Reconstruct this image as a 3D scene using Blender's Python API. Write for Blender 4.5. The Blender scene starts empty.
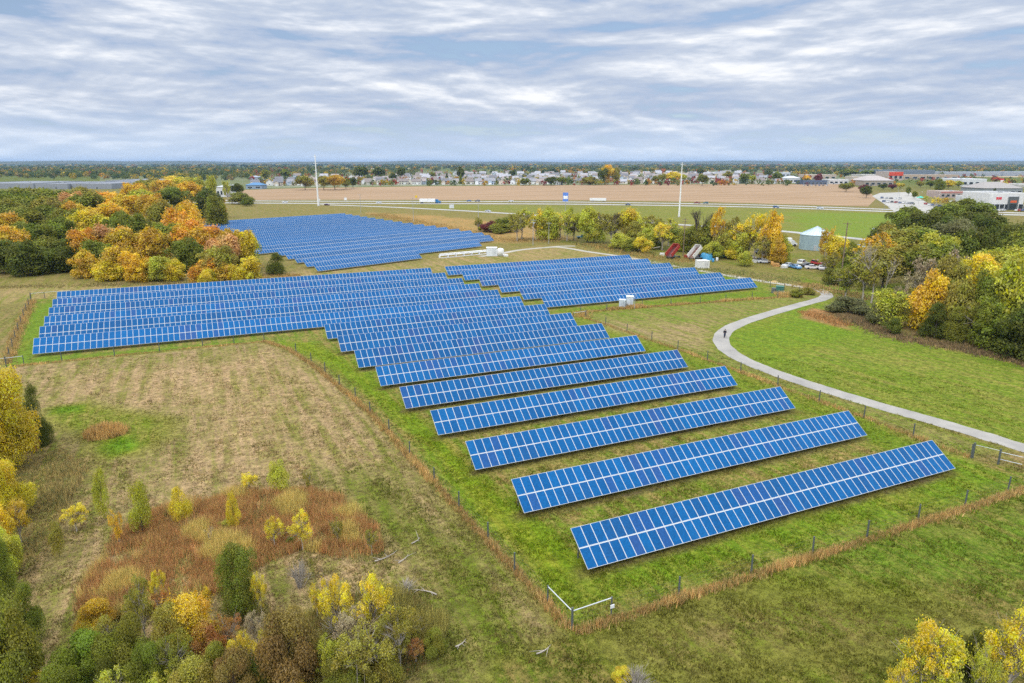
import bpy, math, random
import numpy as np
from mathutils import Vector, Matrix

R = math.radians
S = bpy.context.scene
COL = S.collection
rnd = random.Random(7)

# ------------------------------------------------------------------ survey constants
# camera at (0,0,CAM_H); x runs along the solar rows (east), y runs north
F_PX, PITCH, HEAD, CAM_H = 683.0, 0.256862, 1.144884, 34.79
CP, SP, CH, SH = math.cos(PITCH), math.sin(PITCH), math.cos(HEAD), math.sin(HEAD)

def spot(u, v, z=0.0):
    """Point at height z seen at photo position (u, v); a real place on the ground plan."""
    a = (u - 512) / F_PX; b = -(v - 341.5) / F_PX
    fw = CP + b * SP; up = -SP + b * CP
    t = (z - CAM_H) / up
    return Vector((t * (fw * CH + a * SH), t * (fw * SH - a * CH), z))

def depth(p):
    return (p[0] * CH + p[1] * SH) * CP - (p[2] - CAM_H) * SP

def px(p, n):
    """n photo pixels in metres at p"""
    return n * depth(p) / F_PX

def facing(p):
    """heading that turns -y towards the drone"""
    return math.atan2(p[1], p[0]) - math.pi / 2

_ones = ['', 'first', 'second', 'third', 'fourth', 'fifth', 'sixth', 'seventh', 'eighth', 'ninth', 'tenth', 'eleventh', 'twelfth',
         'thirteenth', 'fourteenth', 'fifteenth', 'sixteenth', 'seventeenth', 'eighteenth', 'nineteenth']
_tens = ['', '', 'twenty', 'thirty', 'forty', 'fifty', 'sixty', 'seventy']
_tenth = {2: 'twentieth', 3: 'thirtieth', 4: 'fortieth', 5: 'fiftieth', 6: 'sixtieth', 7: 'seventieth'}
def nth(n):
    if n < 20: return _ones[n]
    return _tenth[n // 10] if n % 10 == 0 else _tens[n // 10] + '-' + _ones[n % 10]

# ------------------------------------------------------------------ helpers
def tag(o, label=None, cat=None, group=None, kind=None):
    if label: o['label'] = label
    if cat: o['category'] = cat
    if group: o['group'] = group
    if kind: o['kind'] = kind
    return o

def thing(name, label, cat, loc=(0, 0, 0), rz=0.0, group=None):
    o = bpy.data.objects.new(name, None); COL.objects.link(o)
    o.empty_display_size = 0.2
    o.location = loc; o.rotation_euler = (0, 0, rz)
    return tag(o, label, cat, group)

def link(name, me, parent=None, loc=None, rot=None, scale=None, color=None):
    o = bpy.data.objects.new(name, me); COL.objects.link(o)
    if parent is not None: o.parent = parent
    if loc is not None: o.location = loc
    if rot is not None: o.rotation_euler = rot
    if scale is not None: o.scale = scale
    if color is not None: o.color = (*color[:3], 1)
    return o

def copy_tree(o, parent=None):
    c = o.copy(); COL.objects.link(c)
    if parent is not None: c.parent = parent
    for ch in list(o.children): copy_tree(ch, c)
    return c

def mesh_np(name, V, Fq, mats, col=None, smooth=False, fmat=None):
    """V (n,3), Fq (m,k) of one face size; col (m,3|4) per face"""
    me = bpy.data.meshes.new(name)
    V = np.asarray(V, np.float32); Fq = np.asarray(Fq, np.int32)
    m, k = Fq.shape
    me.vertices.add(len(V)); me.vertices.foreach_set('co', V.ravel())
    me.loops.add(m * k); me.loops.foreach_set('vertex_index', Fq.ravel())
    me.polygons.add(m)
    me.polygons.foreach_set('loop_start', np.arange(0, m * k, k, dtype=np.int32))
    if fmat is not None: me.polygons.foreach_set('material_index', np.asarray(fmat, np.int32))
    if smooth: me.polygons.foreach_set('use_smooth', np.ones(m, bool))
    me.update(calc_edges=True)
    if col is not None:
        c = np.ones((m, 4), np.float32); c[:, :col.shape[1]] = col
        at = me.attributes.new('tone', 'FLOAT_COLOR', 'FACE')
        at.data.foreach_set('color', c.ravel())
    for mt in (mats if isinstance(mats, (list, tuple)) else [mats]): me.materials.append(mt)
    return me

class MB:
    def __init__(s): s.v = []; s.f = []; s.m = []; s.sm = []
    def add(s, vs, fs, mi=0, smooth=False):
        b = len(s.v); s.v += [tuple(x) for x in vs]
        for f in fs: s.f.append([i + b for i in f]); s.m.append(mi); s.sm.append(smooth)
        return s
    def box(s, c, d, mi=0, rot=None):
        hx, hy, hz = d[0] / 2, d[1] / 2, d[2] / 2
        P = [Vector((x, y, z)) for x in (-hx, hx) for y in (-hy, hy) for z in (-hz, hz)]
        if rot is not None: P = [rot @ p for p in P]
        P = [p + Vector(c) for p in P]
        return s.add(P, [(0, 1, 3, 2), (4, 6, 7, 5), (0, 4, 5, 1), (2, 3, 7, 6), (0, 2, 6, 4), (1, 5, 7, 3)], mi)
    def tube(s, pts, rads, n=8, mi=0, cap=True):
        pts = [Vector(p) for p in pts]; rings = []
        base = len(s.v); vs = []
        for i, p in enumerate(pts):
            d = (pts[min(i + 1, len(pts) - 1)] - pts[max(i - 1, 0)]).normalized()
            a = d.orthogonal().normalized() if i == 0 else (a - d * a.dot(d)).normalized()
            b = d.cross(a)
            r = rads[i] if hasattr(rads, '__len__') else rads
            for k in range(n):
                t = 2 * math.pi * k / n
                vs.append(p + a * (r * math.cos(t)) + b * (r * math.sin(t)))
        fs = []
        for i in range(len(pts) - 1):
            for k in range(n):
                k2 = (k + 1) % n
                fs.append((i * n + k, i * n + k2, (i + 1) * n + k2, (i + 1) * n + k))
        s.add(vs, fs, mi, True)
        if cap:
            s.add(vs[:n], [tuple(reversed(range(n)))], mi); s.add(vs[-n:], [tuple(range(n))], mi)
        return s
    def lathe(s, prof, c=(0, 0, 0), n=24, mi=0, smooth=True):
        vs = []; fs = []
        for r, z in prof:
            for k in range(n):
                t = 2 * math.pi * k / n
                vs.append((c[0] + r * math.cos(t), c[1] + r * math.sin(t), c[2] + z))
        for i in range(len(prof) - 1):
            for k in range(n):
                k2 = (k + 1) % n
                fs.append((i * n + k, i * n + k2, (i + 1) * n + k2, (i + 1) * n + k))
        return s.add(vs, fs, mi, smooth)
    def prism(s, prof, y0, y1, mi=0, inset=None):
        """profile of (x,z) extruded along y"""
        n = len(prof)
        vs = [(x, y0, z) for x, z in prof] + [(x, y1, z) for x, z in prof]
        fs = [tuple(range(n)), tuple(reversed(range(n, 2 * n)))]
        fs += [(i, n + i, n + (i + 1) % n, (i + 1) % n) for i in range(n)]
        return s.add(vs, fs, mi)
    def mesh(s, name, mats):
        me = bpy.data.meshes.new(name)
        me.from_pydata(s.v, [], s.f)
        me.polygons.foreach_set('material_index', s.m)
        me.polygons.foreach_set('use_smooth', s.sm)
        me.update()
        for mt in (mats if isinstance(mats, (list, tuple)) else [mats]): me.materials.append(mt)
        return me
    def build(s, name, mats, parent=None, **k):
        return link(name, s.mesh(name, mats), parent, **k)

# ------------------------------------------------------------------ materials
class NT:
    def __init__(s, m):
        m.use_nodes = True; s.t = m.node_tree; s.t.nodes.clear()
    def n(s, ty, **kw):
        nd = s.t.nodes.new(ty)
        for k, v in kw.items():
            if k.startswith('i_'):
                key = k[2:]; key = int(key) if key.isdigit() else key.replace('_', ' ')
                nd.inputs[key].default_value = v
            else: setattr(nd, k, v)
        return nd
    def l(s, a, b): s.t.links.new(a, b)
    def math(s, op, a, b=None, c=None, clamp=False):
        nd = s.n('ShaderNodeMath', operation=op, use_clamp=clamp)
        for i, x in enumerate((a, b, c)):
            if x is None: continue
            if isinstance(x, (int, float)): nd.inputs[i].default_value = x
            else: s.l(x, nd.inputs[i])
        return nd.outputs[0]
    def mix(s, f, a, b, bt='MIX'):
        nd = s.n('ShaderNodeMix', data_type='RGBA', blend_type=bt)
        for i, x in ((0, f), (6, a), (7, b)):
            if isinstance(x, (int, float)): nd.inputs[i].default_value = x
            elif isinstance(x, (tuple, list)): nd.inputs[i].default_value = (*x[:3], 1)
            else: s.l(x, nd.inputs[i])
        return nd.outputs[2]
    def noise(s, vec, scale, detail=4, rough=0.55, dist=0.0):
        nd = s.n('ShaderNodeTexNoise', i_Scale=scale, i_Detail=detail, i_Roughness=rough, i_Distortion=dist)
        if vec is not None: s.l(vec, nd.inputs['Vector'])
        return nd.outputs['Fac']
    def ramp(s, f, stops):
        nd = s.n('ShaderNodeValToRGB'); e = nd.color_ramp.elements
        while len(e) < len(stops): e.new(0.5)
        for x, (p, c) in zip(e, stops):
            x.position = p; x.color = (*c, 1) if len(c) == 3 else c
        s.l(f, nd.inputs[0]); return nd.outputs[0]
    def rng(s, f, a, b, c=0.0, d=1.0):
        nd = s.n('ShaderNodeMapRange', i_1=a, i_2=b, i_3=c, i_4=d); s.l(f, nd.inputs[0]); return nd.outputs[0]
    def out(s, sh, vol=None):
        o = s.n('ShaderNodeOutputMaterial')
        if sh is not None: s.l(sh, o.inputs[0])
        if vol is not None: s.l(vol, o.inputs[1])

def material(name, col, rough=0.7, var=0.25, scale=1.5, metal=0.0, objcol=False, bump=0.0, coat=0.0, spec=0.5):
    """plain surface with weathering noise; objcol takes its paint from the object's own colour"""
    m = bpy.data.materials.new(name); t = NT(m)
    bs = t.n('ShaderNodeBsdfPrincipled', i_Roughness=rough, i_Metallic=metal)
    bs.inputs['Coat Weight'].default_value = coat
    bs.inputs['Specular IOR Level'].default_value = spec
    tc = t.n('ShaderNodeTexCoord').outputs['Object']
    nz = t.noise(tc, scale, 5, 0.6)
    k = t.rng(nz, 0.3, 0.7, 1 - var, 1 + var * 0.6)
    base = t.n('ShaderNodeObjectInfo').outputs['Color'] if objcol else (*col,)
    kc = t.n('ShaderNodeCombineColor')
    for i in range(3): t.l(k, kc.inputs[i])
    t.l(t.mix(1.0, base, kc.outputs[0], 'MULTIPLY'), bs.inputs['Base Color'])
    if bump:
        b = t.n('ShaderNodeBump', i_Strength=bump, i_Distance=0.1); t.l(nz, b.inputs['Height']); t.l(b.outputs[0], bs.inputs['Normal'])
    t.out(bs.outputs[0]); return m

def leaf_material(name, trans=0.25, rough=0.6):
    m = bpy.data.materials.new(name); t = NT(m)
    oi = t.n('ShaderNodeObjectInfo')
    at = t.n('ShaderNodeAttribute', attribute_name='tone')
    sp = t.n('ShaderNodeSeparateColor'); t.l(at.outputs['Color'], sp.inputs[0])
    hs = t.n('ShaderNodeHueSaturation')
    t.l(oi.outputs['Color'], hs.inputs['Color'])
    t.l(t.rng(sp.outputs[1], 0, 1, 0.478, 0.527), hs.inputs['Hue'])
    t.l(t.rng(sp.outputs[2], 0, 1, 0.82, 1.1), hs.inputs['Saturation'])
    t.l(t.rng(sp.outputs[0], 0, 1, 0.6, 1.4), hs.inputs['Value'])
    d = t.n('ShaderNodeBsdfPrincipled', i_Roughness=rough); d.inputs['Specular IOR Level'].default_value = 0.08
    t.l(hs.outputs[0], d.inputs['Base Color'])
    tr = t.n('ShaderNodeBsdfTranslucent'); t.l(hs.outputs[0], tr.inputs['Color'])
    mx = t.n('ShaderNodeMixShader', i_0=trans); t.l(d.outputs[0], mx.inputs[1]); t.l(tr.outputs[0], mx.inputs[2])
    t.out(mx.outputs[0]); return m

def tone_material(name, trans=0.15):
    """colour straight from the face's own colour (mixed grass, distant woods)"""
    m = bpy.data.materials.new(name); t = NT(m)
    at = t.n('ShaderNodeAttribute', attribute_name='tone')
    d = t.n('ShaderNodeBsdfDiffuse'); t.l(at.outputs['Color'], d.inputs['Color'])
    tr = t.n('ShaderNodeBsdfTranslucent'); t.l(at.outputs['Color'], tr.inputs['Color'])
    mx = t.n('ShaderNodeMixShader', i_0=trans); t.l(d.outputs[0], mx.inputs[1]); t.l(tr.outputs[0], mx.inputs[2])
    t.out(mx.outputs[0]); return m

M = {}
M['leaf'] = leaf_material('leaf', .32)
M['tone'] = tone_material('mixed_growth', .35)
M['bark'] = material('bark', (0.09, 0.07, 0.055), 0.9, 0.5, 6)
M['pale_bark'] = material('pale_bark', (0.36, 0.32, 0.28), 0.9, 0.35, 6)
M['frame'] = material('aluminium_frame', (0.48, 0.51, 0.54), 0.4, 0.08, 2)
M['steel'] = material('galvanised_steel', (0.42, 0.44, 0.46), 0.5, 0.2, 3, 0.3)
M['dark_steel'] = material('dark_steel', (0.10, 0.115, 0.12), 0.55, 0.3, 4)
M['post'] = material('fence_post_steel', (0.085, 0.10, 0.10), 0.6, 0.3, 5)
M['white'] = material('white_paint', (0.74, 0.75, 0.76), 0.5, 0.15, 1)
M['paint'] = material('coloured_paint', (1, 1, 1), 0.45, 0.18, 1.2, objcol=True)
M['carpaint'] = material('car_paint', (1, 1, 1), 0.3, 0.08, 1.2, objcol=True, coat=0.6)
M['rubber'] = material('rubber', (0.02, 0.02, 0.02), 0.8, 0.3, 4)
M['glass'] = material('window_glass', (0.03, 0.04, 0.05), 0.12, 0.3, 0.6)
M['wood'] = material('pole_wood', (0.21, 0.15, 0.105), 0.85, 0.4, 3)
M['roofing'] = material('roof_shingle', (1, 1, 1), 0.85, 0.3, 1.5, objcol=True)
M['siding'] = material('siding', (1, 1, 1), 0.7, 0.12, 0.4, objcol=True)
M['asphalt'] = material('asphalt', (0.13, 0.13, 0.135), 0.9, 0.25, 0.15)
M['highway'] = material('highway_concrete', (0.36, 0.355, 0.35), 0.9, 0.2, 0.05)
M['concrete'] = material('concrete', (0.44, 0.43, 0.41), 0.9, 0.25, 0.08)
M['white_line'] = material('road_paint', (0.8, 0.8, 0.78), 0.7, 0.2, 0.5)
M['tarp'] = material('tarpaulin', (0.05, 0.30, 0.55), 0.55, 0.3, 1.5, bump=0.3)
M['cloth_dark'] = material('dark_cloth', (0.02, 0.022, 0.03), 0.9, 0.3, 8)
M['cloth_navy'] = material('navy_cloth', (0.02, 0.03, 0.07), 0.9, 0.3, 8)
M['skin'] = material('skin', (0.5, 0.3, 0.22), 0.6, 0.1, 8)
M['hair'] = material('hair', (0.04, 0.025, 0.015), 0.7, 0.3, 20)

def panel_glass():
    m = bpy.data.materials.new('solar_glass'); t = NT(m)
    oi = t.n('ShaderNodeObjectInfo')
    g = t.n('ShaderNodeNewGeometry').outputs['Position']
    vo = t.n('ShaderNodeTexVoronoi', i_Scale=7.0); t.l(g, vo.inputs['Vector'])
    sp = t.n('ShaderNodeSeparateColor'); t.l(vo.outputs['Color'], sp.inputs[0])
    hs = t.n('ShaderNodeHueSaturation')
    t.l(oi.outputs['Color'], hs.inputs['Color'])
    t.l(t.rng(sp.outputs[0], 0, 1, 0.85, 1.15), hs.inputs['Value'])
    b = t.n('ShaderNodeBsdfPrincipled', i_Roughness=0.25)
    b.inputs['Specular IOR Level'].default_value = 0.1
    t.l(hs.outputs[0], b.inputs['Base Color'])
    t.out(b.outputs[0]); return m
M['pv'] = panel_glass()

def ground_material():
    """albedo map of the fields: two colours per place, mixed by multi-scale patchiness"""
    m = bpy.data.materials.new('field_ground'); t = NT(m)
    a = t.n('ShaderNodeAttribute', attribute_name='col_a').outputs['Color']
    b = t.n('ShaderNodeAttribute', attribute_name='col_b').outputs['Color']
    bias = t.n('ShaderNodeAttribute', attribute_name='col_b').outputs['Alpha']
    p = t.n('ShaderNodeNewGeometry').outputs['Position']
    n1 = t.noise(p, 0.07, 5, 0.65, 0.5); n2 = t.noise(p, 0.4, 5, 0.7); n3 = t.noise(p, 2.2, 4, 0.75); n4 = t.noise(p, 9.0, 2, 0.6)
    # mown swathes
    mp = t.n('ShaderNodeMapping'); t.l(p, mp.inputs['Vector']); mp.inputs['Rotation'].default_value = (0, 0, R(12)); mp.inputs['Scale'].default_value = (0.9, 0.06, 1)
    n5 = t.noise(mp.outputs[0], 0.8, 3, 0.6, 0.6)
    s = t.math('ADD', t.math('MULTIPLY', n1, 0.8), t.math('MULTIPLY', n2, 0.9))
    s = t.math('ADD', s, t.math('MULTIPLY', n3, 1.2)); s = t.math('ADD', s, t.math('MULTIPLY', n5, 1.5))
    s = t.math('SUBTRACT', t.math('MULTIPLY', s, 1 / 4.4), 0.5)
    f = t.math('ADD', t.math('MULTIPLY', s, 8.5), bias, clamp=True)
    c = t.mix(f, a, b)
    n6 = t.noise(p, 1.0, 3, 0.7, 0.8)
    k = t.math('ADD', t.math('ADD', t.math('MULTIPLY', n3, 0.8), t.math('MULTIPLY', n4, 0.6)), t.math('MULTIPLY', n6, 0.9))
    k = t.rng(k, 0.85, 1.45, 0.28, 1.8)
    kc = t.n('ShaderNodeCombineColor')
    for i in range(3): t.l(k, kc.inputs[i])
    c = t.mix(1.0, c, kc.outputs[0], 'MULTIPLY')
    bs = t.n('ShaderNodeBsdfPrincipled', i_Roughness=0.95); bs.inputs['Specular IOR Level'].default_value = 0.1
    t.l(c, bs.inputs['Base Color'])
    bp = t.n('ShaderNodeBump', i_Strength=0.5, i_Distance=0.25)
    t.l(t.math('ADD', n3, t.math('MULTIPLY', n4, 0.5)), bp.inputs['Height']); t.l(bp.outputs[0], bs.inputs['Normal'])
    t.out(bs.outputs[0]); return m
M['ground'] = ground_material()

def crop_material(name, a, b, along=0.5, sc=0.012, streak=8.0):
    m = bpy.data.materials.new(name); t = NT(m)
    p = t.n('ShaderNodeNewGeometry').outputs['Position']
    mp = t.n('ShaderNodeMapping'); t.l(p, mp.inputs['Vector']); mp.inputs['Rotation'].default_value = (0, 0, along); mp.inputs['Scale'].default_value = (1, streak, 1)
    n1 = t.noise(mp.outputs[0], sc, 5, 0.6, 0.3); n2 = t.noise(p, 0.3, 4, 0.7)
    f = t.math('ADD', t.rng(n1, 0.36, 0.64, 0, 0.8), t.math('MULTIPLY', n2, 0.25), clamp=True)
    bs = t.n('ShaderNodeBsdfPrincipled', i_Roughness=0.95); bs.inputs['Specular IOR Level'].default_value = 0.1
    t.l(t.mix(f, a, b), bs.inputs['Base Color']); t.out(bs.outputs[0]); return m

def path_material():
    m = bpy.data.materials.new('path_asphalt'); t = NT(m)
    p = t.n('ShaderNodeNewGeometry').outputs['Position']
    n1 = t.noise(p, 0.25, 5, 0.6); n2 = t.noise(p, 9, 3, 0.7)
    f = t.math('ADD', t.math('MULTIPLY', n1, 0.7), t.math('MULTIPLY', n2, 0.4))
    bs = t.n('ShaderNodeBsdfPrincipled', i_Roughness=0.9)
    t.l(t.ramp(f, [(0.35, (0.20, 0.192, 0.185)), (0.7, (0.335, 0.318, 0.295))]), bs.inputs['Base Color'])
    t.out(bs.outputs[0]); return m
M['path'] = path_material()

# ------------------------------------------------------------------ ground zones
def inside(X, Y, poly):
    r = np.zeros(X.shape, bool); n = len(poly)
    for i in range(n):
        x1, y1 = poly[i][:2]; x2, y2 = poly[(i + 1) % n][:2]
        if y1 == y2: continue
        c = ((Y < y1) != (Y < y2)) & (X < (x2 - x1) * (Y - y1) / (y2 - y1) + x1)
        r ^= c
    return r
def edge_dist(X, Y, poly, closed=True):
    d = np.full(X.shape, 1e9); n = len(poly)
    for i in range(n if closed else n - 1):
        x1, y1 = poly[i][:2]; x2, y2 = poly[(i + 1) % n][:2]
        dx, dy = x2 - x1, y2 - y1; L = dx * dx + dy * dy + 1e-9
        t = np.clip(((X - x1) * dx + (Y - y1) * dy) / L, 0, 1)
        d = np.minimum(d, np.hypot(X - x1 - t * dx, Y - y1 - t * dy))
    return d
def mask(X, Y, poly, soft):
    d = edge_dist(X, Y, poly); s = np.where(inside(X, Y, poly), d, -d)
    return np.clip(s / (2 * soft) + 0.5, 0, 1)
_wr = np.random.RandomState(3)
_wv = [( _wr.uniform(0.02, 0.5) * np.array([math.cos(a), math.sin(a)]), _wr.uniform(0, 6.28)) for a in _wr.uniform(0, 6.28, 18)]
def wob(X, Y):
    s = np.zeros(X.shape)
    for k, ph in _wv: s += np.sin(k[0] * X + k[1] * Y + ph) / (1 + 6 * np.hypot(*k))
    return s / 3

W_FENCE = [(22.9, 39.3), (22.2, 50), (21.5, 62), (20.6, 76), (19.8, 92), (17.9, 106), (16.0, 120), (13.4, 133), (9.5, 141.3)]
E_FENCE = [(83.9, 43.4), (82.5, 46.8), (82.4, 60), (81.9, 80), (81.4, 100), (80.3, 117), (79.0, 133)]
SPT = lambda L: [tuple(spot(u, v)[:2]) for u, v in L]
PATH_PX = [(1130, 478), (1075, 462), (1024, 448), (980, 434.5), (930, 420), (880, 406), (830, 391), (790, 378), (760, 367), (738, 357), (725, 347.5), (721, 339), (727, 330), (745, 321.5),
           (775, 312), (803, 304), (820, 299.5), (827, 295.5), (822, 291), (810, 288)]
def catmull(P, n=8):
    P = [np.array(p, float) for p in P]; P = [2 * P[0] - P[1]] + P + [2 * P[-1] - P[-2]]; o = []
    for i in range(1, len(P) - 2):
        for k in range(n):
            t = k / n; a, b, c, d = P[i - 1:i + 3]
            o.append(tuple(0.5 * (2 * b + (c - a) * t + (2 * a - 5 * b + 4 * c - d) * t * t + (3 * b - a - 3 * c + d) * t ** 3)))
    o.append(tuple(P[-2])); return o
PATH = catmull(SPT(PATH_PX))

ZONES = [  # polygon, colour a, colour b, bias towards b, softness
    # dry open land round the far block up to the roads
    ([(-260, 212), (200, 205), (420, 330), (330, 470), (120, 640), (-300, 900)], (.165, .14, .055), (.12, .125, .035), .35, 6),
    ([(-60, 211), (150, 205), (135, 262), (60, 232), (-60, 232)], (.22, .175, .085), (.12, .14, .035), .3, 4),
    (SPT([(520, 236), (700, 262), (860, 290), (880, 262), (760, 245), (600, 226)]), (.16, .135, .05), (.10, .125, .03), .45, 5),
    (SPT([(500, 243), (560, 240), (560, 228), (440, 216), (370, 213)]), (.27, .18, .07), (.17, .145, .05), .35, 6),
    # green verges by the highway
    (SPT([(400, 204.5), (700, 206.2), (870, 211), (905, 214), (880, 240), (790, 231), (680, 222), (530, 213.5), (440, 208)]), (.12, .145, .04), (.17, .16, .055), .45, 8),
    (SPT([(790, 212), (905, 214), (880, 240), (800, 236)]), (.12, .18, .04), (.155, .17, .055), .3, 6),
    # left field
    ([(-75, 140.6), (9.3, 140.6), (13, 132), (15.6, 120), (19.4, 92), (22.5, 39), (16, 18), (-75, 18)], (.23, .18, .10), (.125, .135, .042), .42, 1.5),
    (SPT([(60, 400), (90, 372), (262, 352), (290, 372), (330, 430), (300, 470), (200, 468), (210, 420), (140, 395)]), (.26, .20, .115), (.15, .145, .05), .33, 6),
    (SPT([(60, 412), (100, 402), (168, 418), (165, 437), (130, 456), (90, 458), (85, 440), (60, 425)]), (.115, .145, .03), (.17, .155, .05), .36, 2),
    (SPT([(95, 450), (128, 436), (138, 446), (108, 459)]), (.085, .17, .02), (.10, .16, .02), .3, .8),
    (SPT([(56, 408), (90, 405), (92, 412), (58, 415)]), (.085, .15, .02), (.09, .14, .02), .3, .8),
    (SPT([(20, 460), (75, 430), (110, 470), (60, 520), (40, 690), (-40, 690), (-10, 500)]), (.15, .12, .055), (.11, .125, .035), .45, 3),
    (SPT([(300, 470), (420, 480), (520, 600), (560, 700), (350, 700), (385, 560)]), (.14, .13, .05), (.09, .115, .028), .50, 4),
    # ground before the southern fence
    ([(15, 38.6), (23, 38.9), (140, 38.9), (140, -40), (-20, -40)], (.082, .112, .024), (.138, .115, .040), .40, 1),
    (SPT([(760, 560), (930, 520), (1030, 505), (1030, 560), (860, 600), (780, 600)]), (.085, .14, .025), (.13, .13, .04), .38, 3),
    (SPT([(610, 650), (790, 590), (900, 600), (960, 640), (700, 690)]), (.145, .122, .046), (.088, .112, .026), .48, 4),
    # fenced compound
    (W_FENCE + [(-33.5, 141.3), (-42, 212), (62, 210), (150, 206), (152, 150), (145, 133.5), (80, 138.5)] + E_FENCE[::-1] + [(84, 39.5)], (.10, .145, .027), (.185, .145, .055), .45, .8),
    ([(-33.2, 141.8), (-40.5, 206), (-34.5, 203), (-30, 146), (16, 142)], (.10, .165, .028), (.12, .15, .035), .35, 1),
    ([(10.5, 141), (17.5, 120), (22.2, 92), (23.3, 62), (24, 41), (30, 42), (27.5, 60), (25, 92), (21.5, 122), (19, 136)], (.112, .168, .018), (.15, .165, .028), .34, 1.2),
    ([(23.5, 40), (83, 40), (82, 46), (30, 46.5), (25, 44)], (.098, .158, .022), (.14, .15, .035), .36, 1.8),
    ([(77, 42), (82, 47), (82, 134), (73, 134), (75, 46)], (.095, .15, .022), (.14, .15, .035), .36, 1.5),
    ([(78, 138), (144, 134), (141, 144), (74, 143)], (.098, .155, .022), (.13, .15, .03), .32, 1.2),
    ([(140, 135), (150, 152), (148, 204), (138, 204)], (.10, .16, .025), (.14, .15, .04), .35, 1.2),
    # darker brown strips below the low edges of the near panel rows
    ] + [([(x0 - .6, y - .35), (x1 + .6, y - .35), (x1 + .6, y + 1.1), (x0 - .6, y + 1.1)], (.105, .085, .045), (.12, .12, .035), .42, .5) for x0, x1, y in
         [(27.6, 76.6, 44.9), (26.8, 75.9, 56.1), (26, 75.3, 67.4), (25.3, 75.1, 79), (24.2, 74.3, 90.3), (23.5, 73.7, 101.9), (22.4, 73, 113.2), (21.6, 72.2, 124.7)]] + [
    # wedge between the path and the fences
    (E_FENCE[1:] + [(80, 137.5), (145, 132.5), (152, 131), (137, 125), (123, 120.5), (110, 116), (101, 111.5), (95, 106), (90, 99), (86.5, 92), (85, 80), (88, 60), (90, 46)], (.165, .15, .06), (.105, .155, .03), .45, 1),
    (SPT([(600, 330), (600, 322), (690, 325), (720, 320), (730, 345), (700, 350)]), (.21, .17, .09), (.13, .145, .04), .35, 3),
    # meadow beyond the path
    ([(91.5, 40)] + [p for p in PATH[16:140]] + [(190, 136), (150, 100), (135, 78), (118, 50), (110, 30)], (.108, .155, .030), (.165, .165, .05), .40, .6),
    (SPT([(728, 345), (760, 322), (830, 305), (860, 330), (800, 350), (770, 365)]), (.10, .165, .025), (.13, .165, .035), .34, 4),
    (SPT([(840, 306), (880, 330), (940, 344), (1030, 364), (1030, 340), (900, 305)]), (.14, .10, .055), (.10, .10, .03), .4, 2),
    (SPT([(800, 318), (850, 330), (840, 312), (815, 308)]), (.25, .14, .06), (.17, .13, .05), .35, 1),
    (SPT([(800, 277), (850, 290), (900, 330), (850, 300), (820, 288)]), (.08, .17, .02), (.12, .15, .03), .3, 1.5),
]
DEF_A, DEF_B, DEF_BIAS = (.12, .125, .04), (.165, .13, .06), .4
def sober(C):
    g = np.clip((C[:, 1] / C[:, 0] - .82) / .35, 0, 1)[:, None]
    return C * (np.array((1.12, 1.0, .92)) * (1 - g) + np.array((.95, .96, .36)) * g)
def zone_colours(X, Y):
    fd = np.clip((np.hypot(X, Y) - 900) / 500, 0, 1)[..., None]
    A = np.array(DEF_A) * (1 - fd) + np.array((.075, .10, .035)) * fd
    B = np.array(DEF_B) * (1 - fd) + np.array((.11, .12, .05)) * fd
    K = np.full(X.shape, DEF_BIAS)
    w = wob(X, Y)
    for poly, a, b, k, soft in ZONES:
        xs = [p[0] for p in poly]; ys = [p[1] for p in poly]; g = soft * 4
        sel = (X > min(xs) - g) & (X < max(xs) + g) & (Y > min(ys) - g) & (Y < max(ys) + g)
        if not sel.any(): continue
        m = mask(X[sel] + w[sel] * soft, Y[sel] - w[sel] * soft * .7, poly, soft)[:, None]
        A[sel] = A[sel] * (1 - m) + np.array(a) * m
        B[sel] = B[sel] * (1 - m) + np.array(b) * m
        K[sel] = K[sel] * (1 - m[:, 0]) + k * m[:, 0]
    return sober(A), sober(B), K

def grow(a, b, step, lo, hi, g=1.07):
    L = list(np.arange(a, b + step, step)); s = step; x = L[-1]
    while x < hi: s *= g; x += s; L.append(x)
    s = step; x = L[0]; P = []
    while x > lo: s *= g; x -= s; P.append(x)
    return np.array(P[::-1] + L)
gx = grow(-62, 170, 1.0, -15000, 15000); gy = grow(14, 214, 1.0, -1200, 15000)
GX, GY = np.meshgrid(gx, gy)
nx, ny = len(gx), len(gy)
V = np.stack([GX.ravel(), GY.ravel(), np.zeros(nx * ny)], -1)
ii = (np.arange(ny - 1)[:, None] * nx + np.arange(nx - 1)[None]).ravel()
me = mesh_np('ground', V, np.stack([ii, ii + 1, ii + nx + 1, ii + nx], -1), M['ground'])
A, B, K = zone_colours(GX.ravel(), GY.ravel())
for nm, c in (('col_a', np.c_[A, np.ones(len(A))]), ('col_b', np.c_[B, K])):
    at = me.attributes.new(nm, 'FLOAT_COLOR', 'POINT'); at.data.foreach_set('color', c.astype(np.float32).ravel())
tag(link('ground', me), kind='structure')

def strip(name, pts, width, z, mat, kind='structure', label=None):
    P = [np.array(p[:2], float) for p in pts]; vs = []
    for i, p in enumerate(P):
        d = P[min(i + 1, len(P) - 1)] - P[max(i - 1, 0)]; d /= np.linalg.norm(d); n = np.array([-d[1], d[0]])
        w = width[i] if hasattr(width, '__len__') else width
        vs += [(*(p + n * w / 2), z), (*(p - n * w / 2), z)]
    fs = [(2 * i, 2 * i + 1, 2 * i + 3, 2 * i + 2) for i in range(len(P) - 1)]
    o = link(name, mesh_np(name, vs, fs, mat)); return tag(o, label, kind=kind)
def sheet(name, pts, z, mat):
    o = link(name, mesh_np(name, [(x, y, z) for x, y in pts], [list(range(len(pts)))], mat)); return tag(o, kind='structure')

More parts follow.
